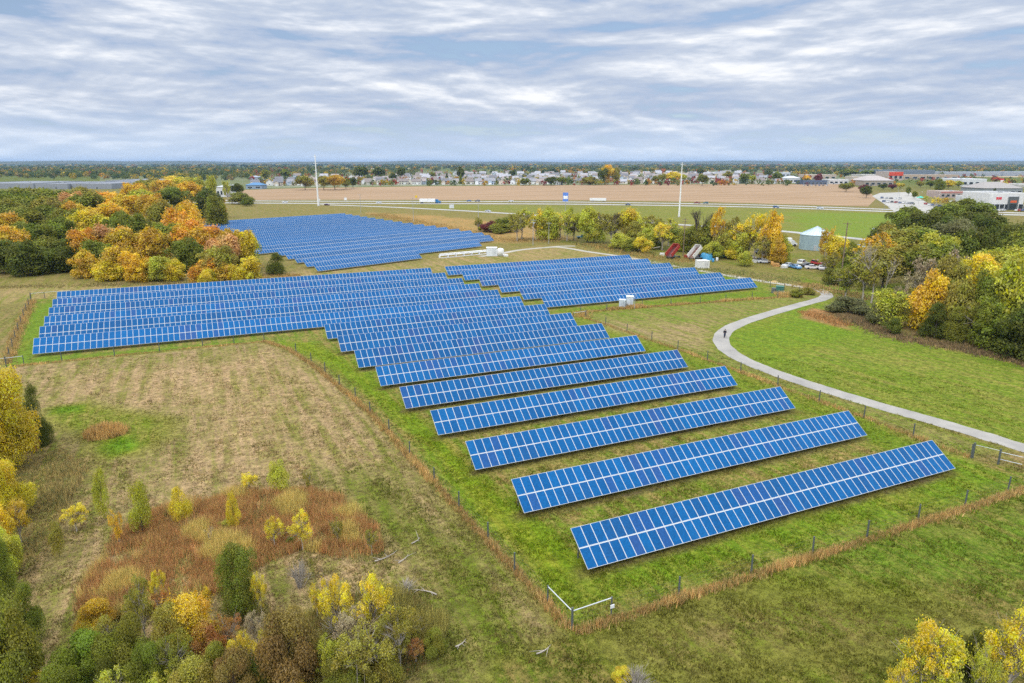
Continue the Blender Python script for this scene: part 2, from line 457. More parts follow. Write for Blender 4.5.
_pr = random.Random(2)
strip('path', PATH, [3.15 + .22 * math.sin(i * .9) * _pr.random() + _pr.gauss(0, .06) for i in range(len(PATH))], 0.02, M['path'])
M['gravel'] = crop_material('gravel', (.40, .37, .33), (.30, .29, .25), 0.2, 0.2, 1)
TRACK = catmull(SPT([(810, 288), (790, 285), (768, 282), (740, 277.5), (700, 270.5), (650, 261.5), (622, 256.5), (590, 252), (562, 247.5), (545, 247.6), (520, 250), (503, 253), (480, 256.5)]))
strip('gravel_track', TRACK, 2.8, 0.012, M['gravel'])
strip('gravel_spur', catmull(SPT([(545, 247.6), (560, 246.3), (575, 246)])), 3.0, 0.016, M['gravel'])
M['ploughed'] = crop_material('ploughed_field', (.34, .235, .15), (.25, .165, .095), R(-33), 0.006, 9)
sheet('farm_field', SPT([(225, 200.3), (245, 190), (300, 188.2), (420, 186.4), (560, 185.2), (720, 184.2), (845, 184.2), (868, 190), (876, 199), (868, 206.5), (800, 204.5), (700, 201.8), (600, 200.4), (450, 200.0), (330, 199.6)]), 0.03, M['ploughed'])
HW1 = catmull(SPT([(20, 197.5), (120, 199.0), (256, 200.9), (400, 201.4), (560, 201.9), (720, 204.2), (800, 206.3), (870, 208.8), (940, 211), (1060, 214)]), 10)
HW2 = catmull(SPT([(20, 200.3), (120, 201.4), (256, 203.1), (400, 203.6), (560, 204.1), (720, 206.4), (800, 208.4), (870, 210.9), (940, 213), (1060, 216)]), 10)
for hw in (HW1, HW2):
    strip('highway', hw, 11, 0.04, M['highway'])
    for off in (-4.6, 4.6):
        P = [np.array(p) for p in hw]; q = []
        for i, p in enumerate(P):
            d = P[min(i + 1, len(P) - 1)] - P[max(i - 1, 0)]; d /= np.linalg.norm(d); q.append(p + off * np.array([-d[1], d[0]]))
        strip('lane_marking', q, 0.25, 0.06, M['white_line'])
RAMP = catmull(SPT([(320, 204.6), (360, 206), (400, 207.6), (460, 210.6), (520, 214.2), (560, 217), (620, 221), (690, 225.3), (760, 229.3), (855, 238.5), (900, 244), (960, 252)]), 10)
strip('ramp_road', RAMP, 7, 0.05, M['highway'])
M['lot'] = crop_material('parking_concrete', (.40, .385, .36), (.31, .30, .285), 0.3, 0.05, 2)
sheet('parking_lot', SPT([(872, 196), (880, 193), (910, 192), (914, 195), (922, 200), (936, 207), (942, 211), (900, 209.5), (888, 206.5)]), 0.07, M['lot'])
sheet('overpass_road', SPT([(888, 207), (936, 208), (960, 212), (945, 216.5), (898, 214.5)]), 0.09, M['lot'])
M['far_tan'] = crop_material('far_stubble', (.42, .33, .22), (.33, .27, .15), 0.4, 0.006, 3)
for q in ([(590, 173.4), (720, 173.2), (715, 171.9), (600, 172.2)], [(300, 169.3), (420, 168.9), (420, 168.0), (310, 168.3)], [(780, 172.3), (850, 172.8), (850, 171.2), (790, 171)],
          [(895, 176.5), (1060, 177.5), (1060, 174.2), (900, 174.4)], [(-80, 167.5), (60, 167.2), (60, 166.4), (-80, 166.6)]):
    sheet('far_field', SPT(q), 0.1, M['far_tan'])
M['suburb_lawn'] = crop_material('suburb_lawn', (.10, .13, .04), (.15, .15, .08), 0.4, 0.02, 1)
sheet('suburb_lawn', SPT([(100, 188.5), (230, 190), (300, 187.8), (420, 186.0), (560, 184.9), (720, 183.9), (860, 183.9), (870, 172), (760, 170.5), (500, 170.5), (250, 171.5), (100, 176)]), 0.02, M['suburb_lawn'])
for q in ([(250, 187.3), (400, 185.4), (560, 184.1), (760, 183.0), (860, 183.1)], [(280, 181.3), (420, 180.3), (600, 179.6), (800, 178.8)], [(300, 176.6), (500, 176.0), (740, 175.6)]):
    strip('suburb_street', catmull(SPT(q)), 9, 0.05, M['concrete'])

# ------------------------------------------------------------------ grass and tall growth (uncountable)
def blades(name, X, Y, H, Wd, C, nb=3, spread=0.12, lean=0.5, seed=1, z0=-0.02):
    """clumps of nb pointed blades at each place"""
    r = np.random.RandomState(seed); n = len(X)
    Xr = np.repeat(X, nb) + r.normal(0, spread, n * nb); Yr = np.repeat(Y, nb) + r.normal(0, spread, n * nb)
    Hr = np.repeat(H, nb) * r.uniform(.6, 1.2, n * nb); a = r.uniform(0, 6.283, n * nb); l = r.uniform(0, lean, n * nb) * Hr
    b = r.uniform(0, 6.283, n * nb); w = np.repeat(Wd, nb) if hasattr(Wd, '__len__') else np.full(n * nb, Wd)
    P0 = np.stack([Xr - np.cos(a) * w, Yr - np.sin(a) * w, np.full(n * nb, z0)], -1)
    P1 = np.stack([Xr + np.cos(a) * w, Yr + np.sin(a) * w, np.full(n * nb, z0)], -1)
    P2 = np.stack([Xr + np.cos(b) * l, Yr + np.sin(b) * l, Hr], -1)
    V = np.stack([P0, P1, P2], 1).reshape(-1, 3)
    c = np.repeat(C * r.uniform(.6, 1.5, (n, 1)), nb, 0) * r.uniform(.7, 1.35, (n * nb, 1))
    return link(name, mesh_np(name, V, np.arange(n * nb * 3).reshape(-1, 3), M['tone'], c))

def along(poly, spacing, w, seed):
    r = np.random.RandomState(seed); X = []; Y = []
    for (x1, y1), (x2, y2) in zip(poly[:-1], poly[1:]):
        L = math.hypot(x2 - x1, y2 - y1); n = int(L / spacing); t = r.uniform(0, 1, n); o = r.normal(0, w, n)
        X.append(x1 + (x2 - x1) * t - (y2 - y1) / L * o); Y.append(y1 + (y2 - y1) * t + (x2 - x1) / L * o)
    return np.concatenate(X), np.concatenate(Y)

def in_poly(poly, n, seed):
    r = np.random.RandomState(seed); xs = [p[0] for p in poly]; ys = [p[1] for p in poly]
    X = r.uniform(min(xs), max(xs), n); Y = r.uniform(min(ys), max(ys), n); k = inside(X, Y, poly)
    return X[k], Y[k]

def pick(cols, n, seed, X=None, Y=None):
    r = np.random.RandomState(seed); c = np.array(cols)
    return c[r.randint(0, len(c), n)]

# short turf near the drone: colours follow the ground's own
FIELD_VIEW = [(16, 28), (-75, 62), (-75, 138), (9, 139), (75, 112), (110, 70), (110, 30), (60, 8)]
X, Y = in_poly(FIELD_VIEW, 640000, 5)
d = np.hypot(X, Y); r_ = np.random.RandomState(6)
keep = r_.uniform(0, 1, len(X)) < np.clip(55 / d, 0, 1) ** 2
pd = edge_dist(X, Y, [tuple(p) for p in PATH], False)
keep &= pd > 1.5
X, Y = X[keep], Y[keep]
A, B, K = zone_colours(X, Y)
f = np.clip(K + r_.normal(0, .3, len(X)), 0, 1)[:, None]
def clump(X, Y, c, k):
    h = np.sin(np.floor(X / c + .5 * np.sin(Y / c)) * 127.1 + np.floor(Y / c + .5 * np.sin(X / c)) * 311.7 + k) * 43758.5453
    return h - np.floor(h)
h1, h2, h3 = clump(X, Y, .45, 1), clump(X, Y, 1.1, 2), clump(X + .3, Y, .8, 3)
f = np.clip(f + (h3[:, None] - .5) * .9, 0, 1)
C = (A * (1 - f) + B * f) * (.62 + .45 * h1 + .40 * h2)[:, None]
w = wob(X * 6, Y * 6) + 1.2 * (h1 - .5) * h2
tag(blades('grass', X, Y, np.clip(.13 + .13 * w, .04, .38), .05, C * 1.15, 3, .11, .9, 8), kind='stuff')

RUST = [(.50, .31, .12), (.44, .26, .10), (.56, .38, .17), (.38, .26, .10), (.46, .35, .14), (.30, .27, .08)]
SOUTH = [(22.9, 38.8), (84, 38.9)]
ALL_TUFTS = [
    (SOUTH, .022, .26, .62), ([(x - .2, y) for x, y in W_FENCE], .026, .24, .62), (E_FENCE[1:], .05, .35, .5),
    ([(9.5, 141.0), (-8, 141.4), (-33, 141.0)], .05, .3, .4), ([(-33.6, 143), (-36.5, 165), (-41.5, 210)], .03, .6, .7),
    ([(81, 138.6), (92, 138.1), (114, 135.9), (145, 132.6)], .03, .45, .7), ([(78.5, 134), (81, 139)], .02, 1.2, .8),
    ([(88.5, 139), (98.5, 138.3)], .01, .6, .8), (SPT([(775, 295), (800, 295.5)]), .02, 1.2, .9)]
XS, YS, HS, CS = [], [], [], []
for i, (pl, sp, w_, h_) in enumerate(ALL_TUFTS):
    x, y = along(pl, sp, w_, 20 + i); XS.append(x); YS.append(y); HS.append(np.full(len(x), h_)); CS.append(pick(RUST, len(x), 30 + i))
X, Y, H_, C = map(np.concatenate, (XS, YS, HS, CS))
g = wob(X * 3, Y * 3)[:, None]
tag(blades('tall_grass', X, Y, H_ * np.clip(.85 + .5 * g[:, 0], .4, 1.3), .03, C * (1 + .25 * g), 4, .1, .5, 9), kind='stuff')

# rust-coloured weed thicket and the dry margins of the left field
TH = SPT([(72, 612), (100, 560), (118, 530), (165, 506), (235, 492), (315, 488), (350, 500), (378, 522), (383, 552), (350, 560), (300, 550), (262, 566), (225, 592), (170, 608), (110, 622)])
X, Y = in_poly(TH, 60000, 41)
m_ = mask(X + 2.5 * wob(X * 4, Y * 4), Y + 1.5 * wob(X * 7, Y * 3), TH, 2.0); k = np.random.RandomState(2).uniform(0, 1, len(X)) < m_ ** 2 * np.clip(.55 + .9 * wob(X * 6, Y * 6), .08, .9); X, Y = X[k], Y[k]
g = wob(X * 5 + 9, Y * 5)
C = np.where((g > .30)[:, None], pick([(.46, .33, .11), (.50, .38, .13), (.36, .32, .09)], len(X), 3), pick([(.39, .205, .085), (.32, .175, .08), (.44, .255, .10), (.26, .215, .075)], len(X), 4))
tag(blades('weed_thicket', X, Y, np.clip(.95 + .7 * g, .3, 1.7), .024, C * 1.25, 5, .16, .55, 12), kind='stuff')
TH2 = SPT([(250, 660), (330, 600), (395, 590), (448, 620), (440, 655), (390, 690), (260, 700)])
X, Y = in_poly(TH2, 8000, 43); g = wob(X * 5, Y * 5)
C = np.where((g > .1)[:, None], pick([(.36, .31, .09), (.42, .36, .10), (.30, .28, .08)], len(X), 5), pick([(.26, .23, .075), (.34, .22, .085), (.22, .24, .07)], len(X), 6))
tag(blades('rank_weeds', X, Y, np.clip(.9 + .6 * g, .3, 1.5), .03, C, 4, .14, .4, 13), kind='stuff')
TH3 = SPT([(0, 470), (60, 450), (90, 468), (70, 500), (55, 560), (25, 560)])
X, Y = in_poly(TH3, 4500, 44); g = wob(X * 3, Y * 3)
tag(blades('dry_weeds', X, Y, np.clip(.5 + .5 * g, .15, 1), .035, pick([(.36, .27, .11), (.42, .32, .12), (.24, .23, .09)], len(X), 7), 4, .16, .5, 14), kind='stuff')
# brush along the eastern wood's edge and between the far roads
XS, YS, HS, CS = [], [], [], []
for i, (pl, sp, w_, h_, cs) in enumerate([
    (SPT([(838, 314), (870, 326), (900, 338), (940, 345), (990, 354), (1040, 366)]), .02, 1.6, .9, [(.13, .09, .055), (.16, .11, .06), (.11, .095, .045), (.20, .14, .065)]),
    (SPT([(806, 312), (825, 319), (850, 326)]), .03, 1.2, .7, [(.28, .15, .06), (.22, .14, .06)]),
    (SPT([(800, 284), (830, 291), (870, 300)]), .03, 2.5, .8, [(.24, .17, .07), (.27, .18, .08), (.17, .15, .05)]),
    (SPT([(640, 262), (720, 272), (800, 282)]), .04, 4, .6, [(.14, .15, .045), (.20, .17, .07), (.12, .14, .04)]),
    (SPT([(590, 244), (640, 256), (690, 262)]), .04, 3.5, .9, [(.25, .17, .06), (.15, .14, .05)]),
    (SPT([(375, 214), (440, 227), (500, 240), (560, 241)]), .05, 4, .9, [(.30, .19, .07), (.25, .18, .08), (.20, .16, .06)]),
    (SPT([(195, 283), (255, 277), (300, 276)]), .05, 2.2, .7, [(.26, .15, .06), (.18, .16, .05)]),
    (SPT([(0, 287), (120, 285), (255, 280)]), .06, 1.5, .5, [(.20, .16, .07), (.16, .14, .05)])]):
    x, y = along(pl, sp, w_, 60 + i); XS.append(x); YS.append(y); HS.append(np.full(len(x), h_)); CS.append(pick(cs, len(x), 70 + i))
X, Y, H_, C = map(np.concatenate, (XS, YS, HS, CS))
tag(blades('roadside_brush', X, Y, .8 * H_ * np.clip(.9 + .6 * wob(X * 2, Y * 2), .3, 1.6), .09, C * 1.6, 4, .25, .4, 15), kind='stuff')

# ------------------------------------------------------------------ solar rows
TILT, LOW, SL = R(35.67), 0.58, 3.94
ct, st_ = math.cos(TILT), math.sin(TILT)
MH = (SL - 0.06) / 2
def module_mesh(w=1.0, h=MH):
    b = MB(); f = 0.032; t = 0.04; g = w - 0.012
    U = lambda x, s, n: (x, s * ct - n * st_, s * st_ + n * ct)
    o = [(0.006, 0), (g + .006, 0), (g + .006, h), (0.006, h)]
    i = [(0.006 + f, f), (g + .006 - f, f), (g + .006 - f, h - f), (0.006 + f, h - f)]
    vs = [U(x, s, 0) for x, s in o] + [U(x, s, t) for x, s in o] + [U(x, s, t) for x, s in i] + [U(x, s, t - .006) for x, s in i]
    fs = [(3, 2, 1, 0)] + [(k, (k + 1) % 4, 4 + (k + 1) % 4, 4 + k) for k in range(4)]
    fs += [(4 + k, 4 + (k + 1) % 4, 8 + (k + 1) % 4, 8 + k) for k in range(4)] + [(8 + k, 8 + (k + 1) % 4, 12 + (k + 1) % 4, 12 + k) for k in range(4)]
    b.add(vs, fs, 0); b.add(vs[12:], [(0, 1, 2, 3)], 1)
    return b.mesh('solar_module', [M['frame'], M['pv']])
MOD = module_mesh()
PV_COLS = [(.0005, .078, .238)] * 9 + [(.0005, .070, .218)] * 4 + [(.001, .087, .258)] * 4 + [(.004, .071, .215)] * 2 + [(.011, .068, .22)]
def pv_col(i, j, seed):
    n = math.sin(i * .37 + seed * 2.1) + math.sin(i * .11 - seed) + (0.3 if j else 0)
    if n > 1.45 and rnd.random() < .6: return rnd.choice([(.009, .07, .23), (.016, .067, .215), (.004, .071, .215)])
    return rnd.choice(PV_COLS)
POST = MB()
for yy, hh in ((1.1, LOW + 1.1 * st_ / ct - .08), (2.7, LOW + 2.7 * st_ / ct - .08)):
    POST.box((0, yy, hh / 2 - .1), (.09, .12, hh + .2))
POST.tube([(0, .3 * ct, LOW + .3 * st_ - .2), (0, 3.6 * ct, LOW + 3.6 * st_ - .2)], .06, 6)
POST = POST.mesh('support_post', M['dark_steel'])
def rail_mesh(n, p):
    b = MB(); L = n * p
    for s_ in (0.45, 1.5, SL / 2, 2.45, 3.5):
        b.box((L / 2, s_ * ct + .06 * st_, LOW + s_ * st_ - .06 * ct), (L - .05, .07, .07), 0, Matrix.Rotation(TILT, 3, 'X'))
    b.box((L / 2, SL / 2 * ct, LOW + SL / 2 * st_ + .006), (L, .06, .02), 1, Matrix.Rotation(TILT, 3, 'X'))
    return b.mesh('mounting_rail', [M['dark_steel'], M['frame']])
RAILS = {}
def solar_row(x0, x1, y, n, label, group, rz=0.0, budget=100, posts=True, seed=1):
    x0, x1, y = x0 * 1.006, x1 * 1.006, y * 1.006
    p = (x1 - x0) / n
    t = thing('solar_row', label, 'solar panels', (x0, y, 0), rz, group)
    link('mounting_rail', rail_mesh(n, p), t)
    tone_ = rnd.uniform(.9, 1.1)
    cells = [(i, j) for j in (1, 0) for i in range(n)]
    def dist(c):
        q = Vector((x0, y, 0)) + Matrix.Rotation(rz, 3, 'Z') @ Vector(((c[0] + .5) * p, 0, 0)); return q.length - (12 if c[1] else 0)
    if len(cells) > budget: cells.sort(key=dist)
    for i, j in cells[:budget]:
        link('solar_module', MOD, t, (i * p, j * (MH + .06) * ct, LOW + j * (MH + .06) * st_), scale=(p, 1, 1), color=[c * tone_ for c in pv_col(i, j, seed)])
    rest = cells[budget:]
    if rest:
        V, Fc, mi = [], [], []
        mv = [v.co.copy() for v in MOD.vertices]; mf = [(list(q.vertices), q.material_index) for q in MOD.polygons]
        for i, j in rest:
            b0 = len(V)
            V += [(v.x * p + i * p, v.y + j * (MH + .06) * ct, v.z + LOW + j * (MH + .06) * st_) for v in mv]
            for q, m_ in mf: Fc.append([k + b0 for k in q]); mi.append(m_)
        o = link('further_modules', mesh_np('further_modules', V, Fc, [M['frame'], M['pv']], fmat=mi), t, color=[c * tone_ for c in (.0005, .077, .234)]); o['kind'] = 'stuff'
    if posts:
        k = max(2, int(n * p / 6.2)); 
        for i in range(k + 1): link('support_post', POST, t, (.6 + (n * p - 1.2) * i / k, 0, 0))
    return t

ROWS = [(27.42, 76.11, 44.64), (26.61, 75.48, 55.75), (25.8, 74.85, 67.0), (25.19, 74.69, 78.56), (24.1, 73.88, 89.74), (23.32, 73.24, 101.26), (22.29, 72.52, 112.55), (21.51, 71.72, 124.0), (20.9, 70.9, 134.8)]
for k, (x0, x1, y) in enumerate(ROWS):
    lab = 'solar row nearest the drone, just inside the southern fence corner' if k == 0 else f'{nth(k + 1)} blue solar row counting away from the southern fence corner'
    solar_row(x0, x1, y, 48, lab, 'solar rows of the near block', seed=k)
for k, (x0, x1, y) in enumerate([(-30.2, 69.6, 145.7), (-31, 68.2, 156.2), (-31.9, 67.2, 166.9), (-32.7, 66.2, 177.2), (-33.7, 65, 188.4), (-34.4, 64, 199.2)]):
    lab = ['long solar row along the tan field, front of the wide western block', 'second long solar row from the tan field in the wide western block', 'third long solar row from the tan field in the wide western block',
           'fourth long solar row from the tan field in the wide western block', 'next to last long solar row of the wide western block', 'rearmost long solar row of the wide block, before the autumn trees'][k]
    solar_row(x0, x1, y, 98, lab, 'long solar rows of the western block', seed=20 + k)
for k, (x0, x1, y) in enumerate([(74.4, 141.0, 143.9), (73.6, 139.6, 154.8), (72.4, 139.3, 166.2), (71.3, 138.4, 177.6), (70.3, 137.8, 188.8), (68.9, 137.6, 199.8)]):
    lab = ['front solar row of the eastern block, facing the grey cabinets', 'second solar row from the grey cabinets in the eastern block', 'third solar row from the grey cabinets in the eastern block',
           'fourth solar row from the grey cabinets in the eastern block', 'next to last solar row of the eastern block, near the gravel track', 'rearmost solar row of the eastern block, beside the gravel track'][k]
    solar_row(x0, x1, y, 65, lab, 'solar rows of the eastern block', seed=40 + k)
# far block, turned 22 degrees
PHI = R(22); cf, sf = math.cos(PHI), math.sin(PHI)
for k in range(18):
    t = 195.8 + 10.9 * k
    s0 = 115 + .235 * (t - 195.8) if k < 5 else (121 if k < 10 else 128)
    s1 = {0: 158, 1: 199, 2: 217}.get(k) or float(np.interp(t, [217, 244, 270, 308, 348, 381], [220, 227, 231, 235, 242, 248]))
    lab = ('shortest, front solar row of the far turned block beside the dark cedar' if k == 0 else 'last solar row of the far turned block, against the dry grass' if k == 17 else f'{nth(k + 1)} solar row from the dark cedar in the far turned block')
    n = int((s1 - s0) / 1.02)
    solar_row(s0 * cf - t * sf, s0 * cf - t * sf + s1 - s0, s0 * sf + t * cf, n, lab, 'solar rows of the far turned block', PHI, 0, False, 60 + k)

# ------------------------------------------------------------------ fences
FPOST = MB().tube([(0, 0, -.2), (0, 0, 1.8)], [.085, .08], 8).mesh('fence_post', M['post'])
def wire_material():
    m = bpy.data.materials.new('woven_wire'); t = NT(m)
    p = t.n('ShaderNodeTexCoord').outputs['UV']
    sp = t.n('ShaderNodeSeparateXYZ'); t.l(p, sp.inputs[0])
    lines = [t.math('LESS_THAN', t.math('FRACT', t.math('MULTIPLY', sp.outputs[i], 6.0)), .035) for i in (0, 1)]
    bs = t.n('ShaderNodeBsdfPrincipled', i_Roughness=.5); bs.inputs['Base Color'].default_value = (.30, .32, .33, 1)
    t.l(t.math('MAXIMUM', *lines), bs.inputs['Alpha']); t.out(bs.outputs[0]); return m
M['wire'] = wire_material()
def line_points(poly, step, start=0.0):
    o = []; acc = -start
    for (x1, y1), (x2, y2) in zip(poly[:-1], poly[1:]):
        L = math.hypot(x2 - x1, y2 - y1); d = -acc if acc < 0 else (step - acc) % step if acc else 0
        while d < L: o.append((x1 + (x2 - x1) * d / L, y1 + (y2 - y1) * d / L)); d += step
        acc = (acc + L) % step
    return o
def fence(poly, label, posts, h=1.6):
    t = thing('wire_fence', label, 'fence', (*poly[0], 0))
    ox, oy = poly[0]; b = MB()
    for (x1, y1), (x2, y2) in zip(poly[:-1], poly[1:]):
        for z in (.25, .7, 1.15, h - .03): b.tube([(x1 - ox, y1 - oy, z), (x2 - ox, y2 - oy, z)], .004, 4, 0, False)
        L = math.hypot(x2 - x1, y2 - y1); n = int(L / .35)
        for i in range(n):
            x = x1 - ox + (x2 - x1) * i / n; y = y1 - oy + (y2 - y1) * i / n
            b.tube([(x, y, .1), (x, y, h - .03)], .0022, 3, 0, False)
    b.build('wire_mesh', M['post'], t)
    for x, y in posts: link('fence_post', FPOST, t, (x - ox, y - oy, 0), (rnd.gauss(0, .015), rnd.gauss(0, .015), 0))
    return t
fence(W_FENCE, 'western wire fence between the tan field and the solar rows', [(22.1, 48.2), (22.0, 54), (21.6, 61), (21.1, 67.6), (20.6, 75.8), (20.2, 84.2), (19.5, 92), (18.9, 99.2), (17.9, 106.6), (17, 114.8), (15.8, 122), (14.2, 130), (9.5, 141.3)])
fence([(22.9, 39.3), (83.9, 39.5)], 'southern wire fence above the foreground grass with rusty tufts', [(33, 39.3), (40.8, 39.3), (48.1, 39.3), (55.2, 39.3), (62.6, 39.4), (69.9, 39.4), (77.3, 39.5), (83.9, 39.5)])
fence(E_FENCE, 'eastern wire fence running beside the paved path', [(82.5, 46.8), (82.4, 54.3), (82.3, 61.7), (82.1, 69.3), (82.0, 77.4), (81.8, 85.6), (81.5, 93.8), (81.2, 102), (80.9, 110), (80.3, 118), (79.7, 125.5), (79, 133)])
fence([(9.5, 141.3), (-8, 141.7), (-33.4, 141.3)], 'northern wire fence in front of the wide western solar block', [(3.9, 141.6), (-1.8, 141.7), (-9.3, 141.7), (-16.8, 141.6), (-25.1, 141.5)])
fence([(-33.4, 141.3), (-36.3, 163), (-39.5, 190), (-42, 212)], 'far western wire fence on the green strip toward the grove', line_points([(-33.4, 141.3), (-36.3, 163), (-39.5, 190), (-42, 212)], 7.8, -7.8))
fence([(-42, 212), (-25, 214), (10, 214)], 'back wire fence between the wide solar block and the grove', line_points([(-42, 212), (-25, 214), (10, 214)], 8.5))
fence([(79, 133), (80.9, 138.6), (92, 138.2), (114.4, 136), (145, 132.6)], 'wire fence in front of the eastern solar block and cabinets', [(80.9, 138.6), (88, 138.3), (97.8, 137.6), (106, 136.9), (114.4, 136), (122, 135.2), (130, 134.3), (138, 133.4), (145, 132.6)])
fence(SPT([(768, 286), (800, 293), (806, 295)]), 'short wire fence between the green box and the path bend', SPT([(770, 287), (784, 290), (799, 293)]))
def brace(x, y, rails, label, colr='frame', h=1.75, box=False):
    """corner posts tied with white pipes"""
    t = thing('corner_brace', label, 'fence brace', (x, y, 0))
    MB().tube([(0, 0, -.2), (0, 0, h + .15)], .09, 10).build('post', M['post'], t)
    for dx, dy in rails:
        MB().tube([(0, 0, h - .15), (dx, dy, h - .1)], .045, 8).build('rail', M[colr], t)
        MB().tube([(dx, dy, -.2), (dx, dy, h)], .07, 8).build('post', M['post'], t)
        if box and abs(dx) > 2: MB().box((dx, dy - .12, .95), (.35, .06, .3)).build('notice_plate', M['white'], t)
    return t
brace(22.9, 39.3, [(-.3, 3.5), (3.6, .1)], 'corner post braced by two white pipes at the bottom fence corner', box=True)
brace(-33.4, 141.3, [(-3.6, .2), (2.6, .1)], 'white pipe brace where the western fence turns, beside yellow trees')
brace(-42, 212, [(3, .2), (9, .7)], 'pale pipe brace in the fence corner under the dark grove')
brace(79, 133, [(-3.6, -.6)], 'white pipe brace behind the near rows, beside dry orange grass')
t = thing('pipe_gate', 'green gate posts with white pipes by the path end', 'gate', (83.6, 44.3, 0), R(112))
for xx in (0, 2.6): MB().tube([(xx, 0, -.2), (xx, 0, 2.0)], .11, 10).build('gate_post', M['post'], t)
b = MB()
for z in (.7, 1.6): b.tube([(-2.2, -.3, z - .1), (0, 0, z)], .04, 8)
b.tube([(0, 0, 1.75), (2.6, 0, 1.75)], .03, 8); b.build('pipe_rail', M['frame'], t)

# ------------------------------------------------------------------ trees and shrubs
def leaf_quads(P, D, s, r, droop=0.0):
    n = len(P)
    N = D * .7 + r.normal(0, .55, (n, 3)); N[:, 2] += .25; N /= np.linalg.norm(N, axis=1)[:, None]
    T = np.cross(N, r.normal(0, 1, (n, 3))); T /= np.linalg.norm(T, axis=1)[:, None]; Bn = np.cross(N, T)
    s = (s * r.uniform(.55, 1.35, n))[:, None]
    a, b = T * s, Bn * s * r.uniform(.45, .8, n)[:, None]
    V = np.stack([P - a, P + b, P + a, P - b], 1).reshape(-1, 3)
    return V, np.arange(4 * n).reshape(-1, 4)

def crown_mesh(seed, n, ls, kind):
    """unit tree: 1 high, 1 wide; leaves in lobes over the limbs"""
    r = np.random.RandomState(seed); lobes = []
    def unit(k):
        d = r.normal(0, 1, (k, 3)); return d / np.linalg.norm(d, axis=1)[:, None]
    if kind in ('round', 'full', 'airy', 'gold'):
        zc, rz = {'round': (.62, .36), 'full': (.48, .48), 'airy': (.60, .38), 'gold': (.56, .42)}[kind]
        K = {'round': 40, 'full': 46, 'airy': 46, 'gold': 30}[kind]
        for k in range(K):
            d = unit(1)[0]; q = r.uniform(.25, 1) ** .5
            rad = r.uniform(.07, .17) if kind != 'airy' else r.uniform(.045, .10)
            sq = .5 - rad * .8
            c = np.array([d[0] * q * sq, d[1] * q * sq, zc + d[2] * q * (rz - rad * .6)])
            # lopsided outline
            c[:2] *= 1 + .18 * math.sin(3 * math.atan2(d[1], d[0]) + seed) ; c[2] += .05 * math.sin(2 * math.atan2(d[1], d[0]) + seed * 2)
            if kind == 'round' and c[2] < .25: continue
            lobes.append((c, rad, r.uniform(.1, .9), r.uniform(0, 1)))
        lobes.append((np.array([0, 0, zc]), .24 if kind != 'airy' else .12, .5, .5))
        if kind == 'full':
            for k in range(9):
                a = k * .7 + r.uniform(0, .5); lobes.append((np.array([math.cos(a) * .3, math.sin(a) * .3, r.uniform(.1, .22)]), r.uniform(.11, .16), r.uniform(.1, .6), r.uniform(.2, .8)))
    elif kind == 'shrub':
        for k in range(22):
            a = r.uniform(0, 6.283); q = r.uniform(0, 1) ** .5; rad = r.uniform(.10, .2)
            lobes.append((np.array([math.cos(a) * q * .38, math.sin(a) * q * .38, rad + r.uniform(0, .85 - rad) * (1 - q * q * .6)]), rad, r.uniform(.1, .9), r.uniform(0, 1)))
    elif kind == 'sapling':
        for k in range(20):
            z = r.uniform(.12, .95); w = .40 * math.sin(min(1, (z + .08) * 1.25) * math.pi * .86) ** .8 + .06; a = r.uniform(0, 6.283)
            lobes.append((np.array([math.cos(a) * w * .65, math.sin(a) * w * .65, z]), .07 + w * .28, r.uniform(.2, .8), r.uniform(.2, .8)))
    elif kind == 'cedar':
        for k in range(46):
            z = r.uniform(0, 1) ** 1.2 * .93 + .03; w = .46 * (1 - z) ** .62 + .03; a = r.uniform(0, 6.283); q = r.uniform(.35, .85)
            lobes.append((np.array([math.cos(a) * w * q, math.sin(a) * w * q, z]), .05 + w * .26, r.uniform(.3, .7), r.uniform(.3, .7)))
    vol = np.array([l[1] ** 2 for l in lobes]); vol /= vol.sum()
    idx = r.choice(len(lobes), n, p=vol)
    C = np.array([l[0] for l in lobes])[idx]; Rd = np.array([l[1] for l in lobes])[idx]
    D = unit(n); flip = (D[:, 2] < -.25) & (r.uniform(0, 1, n) < .7); D[flip, 2] *= -1
    q = (.62 + .48 * r.uniform(0, 1, n) ** .6)
    P = C + D * (Rd * q)[:, None]
    # stray sprigs
    k = r.uniform(0, 1, n) < (.13 if kind != 'cedar' else .05); P[k] += D[k] * .08 * r.uniform(.3, 1, (k.sum(), 1))
    P[:, 2] = np.clip(P[:, 2], .01, None)
    V, Fq = leaf_quads(P, D, np.full(n, ls), r)
    V[:, 2] = np.clip(V[:, 2], 0, None)
    t1 = np.array([l[2] for l in lobes])[idx]; t2 = np.array([l[3] for l in lobes])[idx]
    col = np.stack([np.clip(t1 * .72 + r.uniform(0, .28, n), 0, 1), np.clip(t2 * .75 + r.uniform(0, .25, n), 0, 1), r.uniform(0, 1, n)], -1)
    return mesh_np('crown', V, Fq, M['leaf'], col), [l[0] for l in lobes]

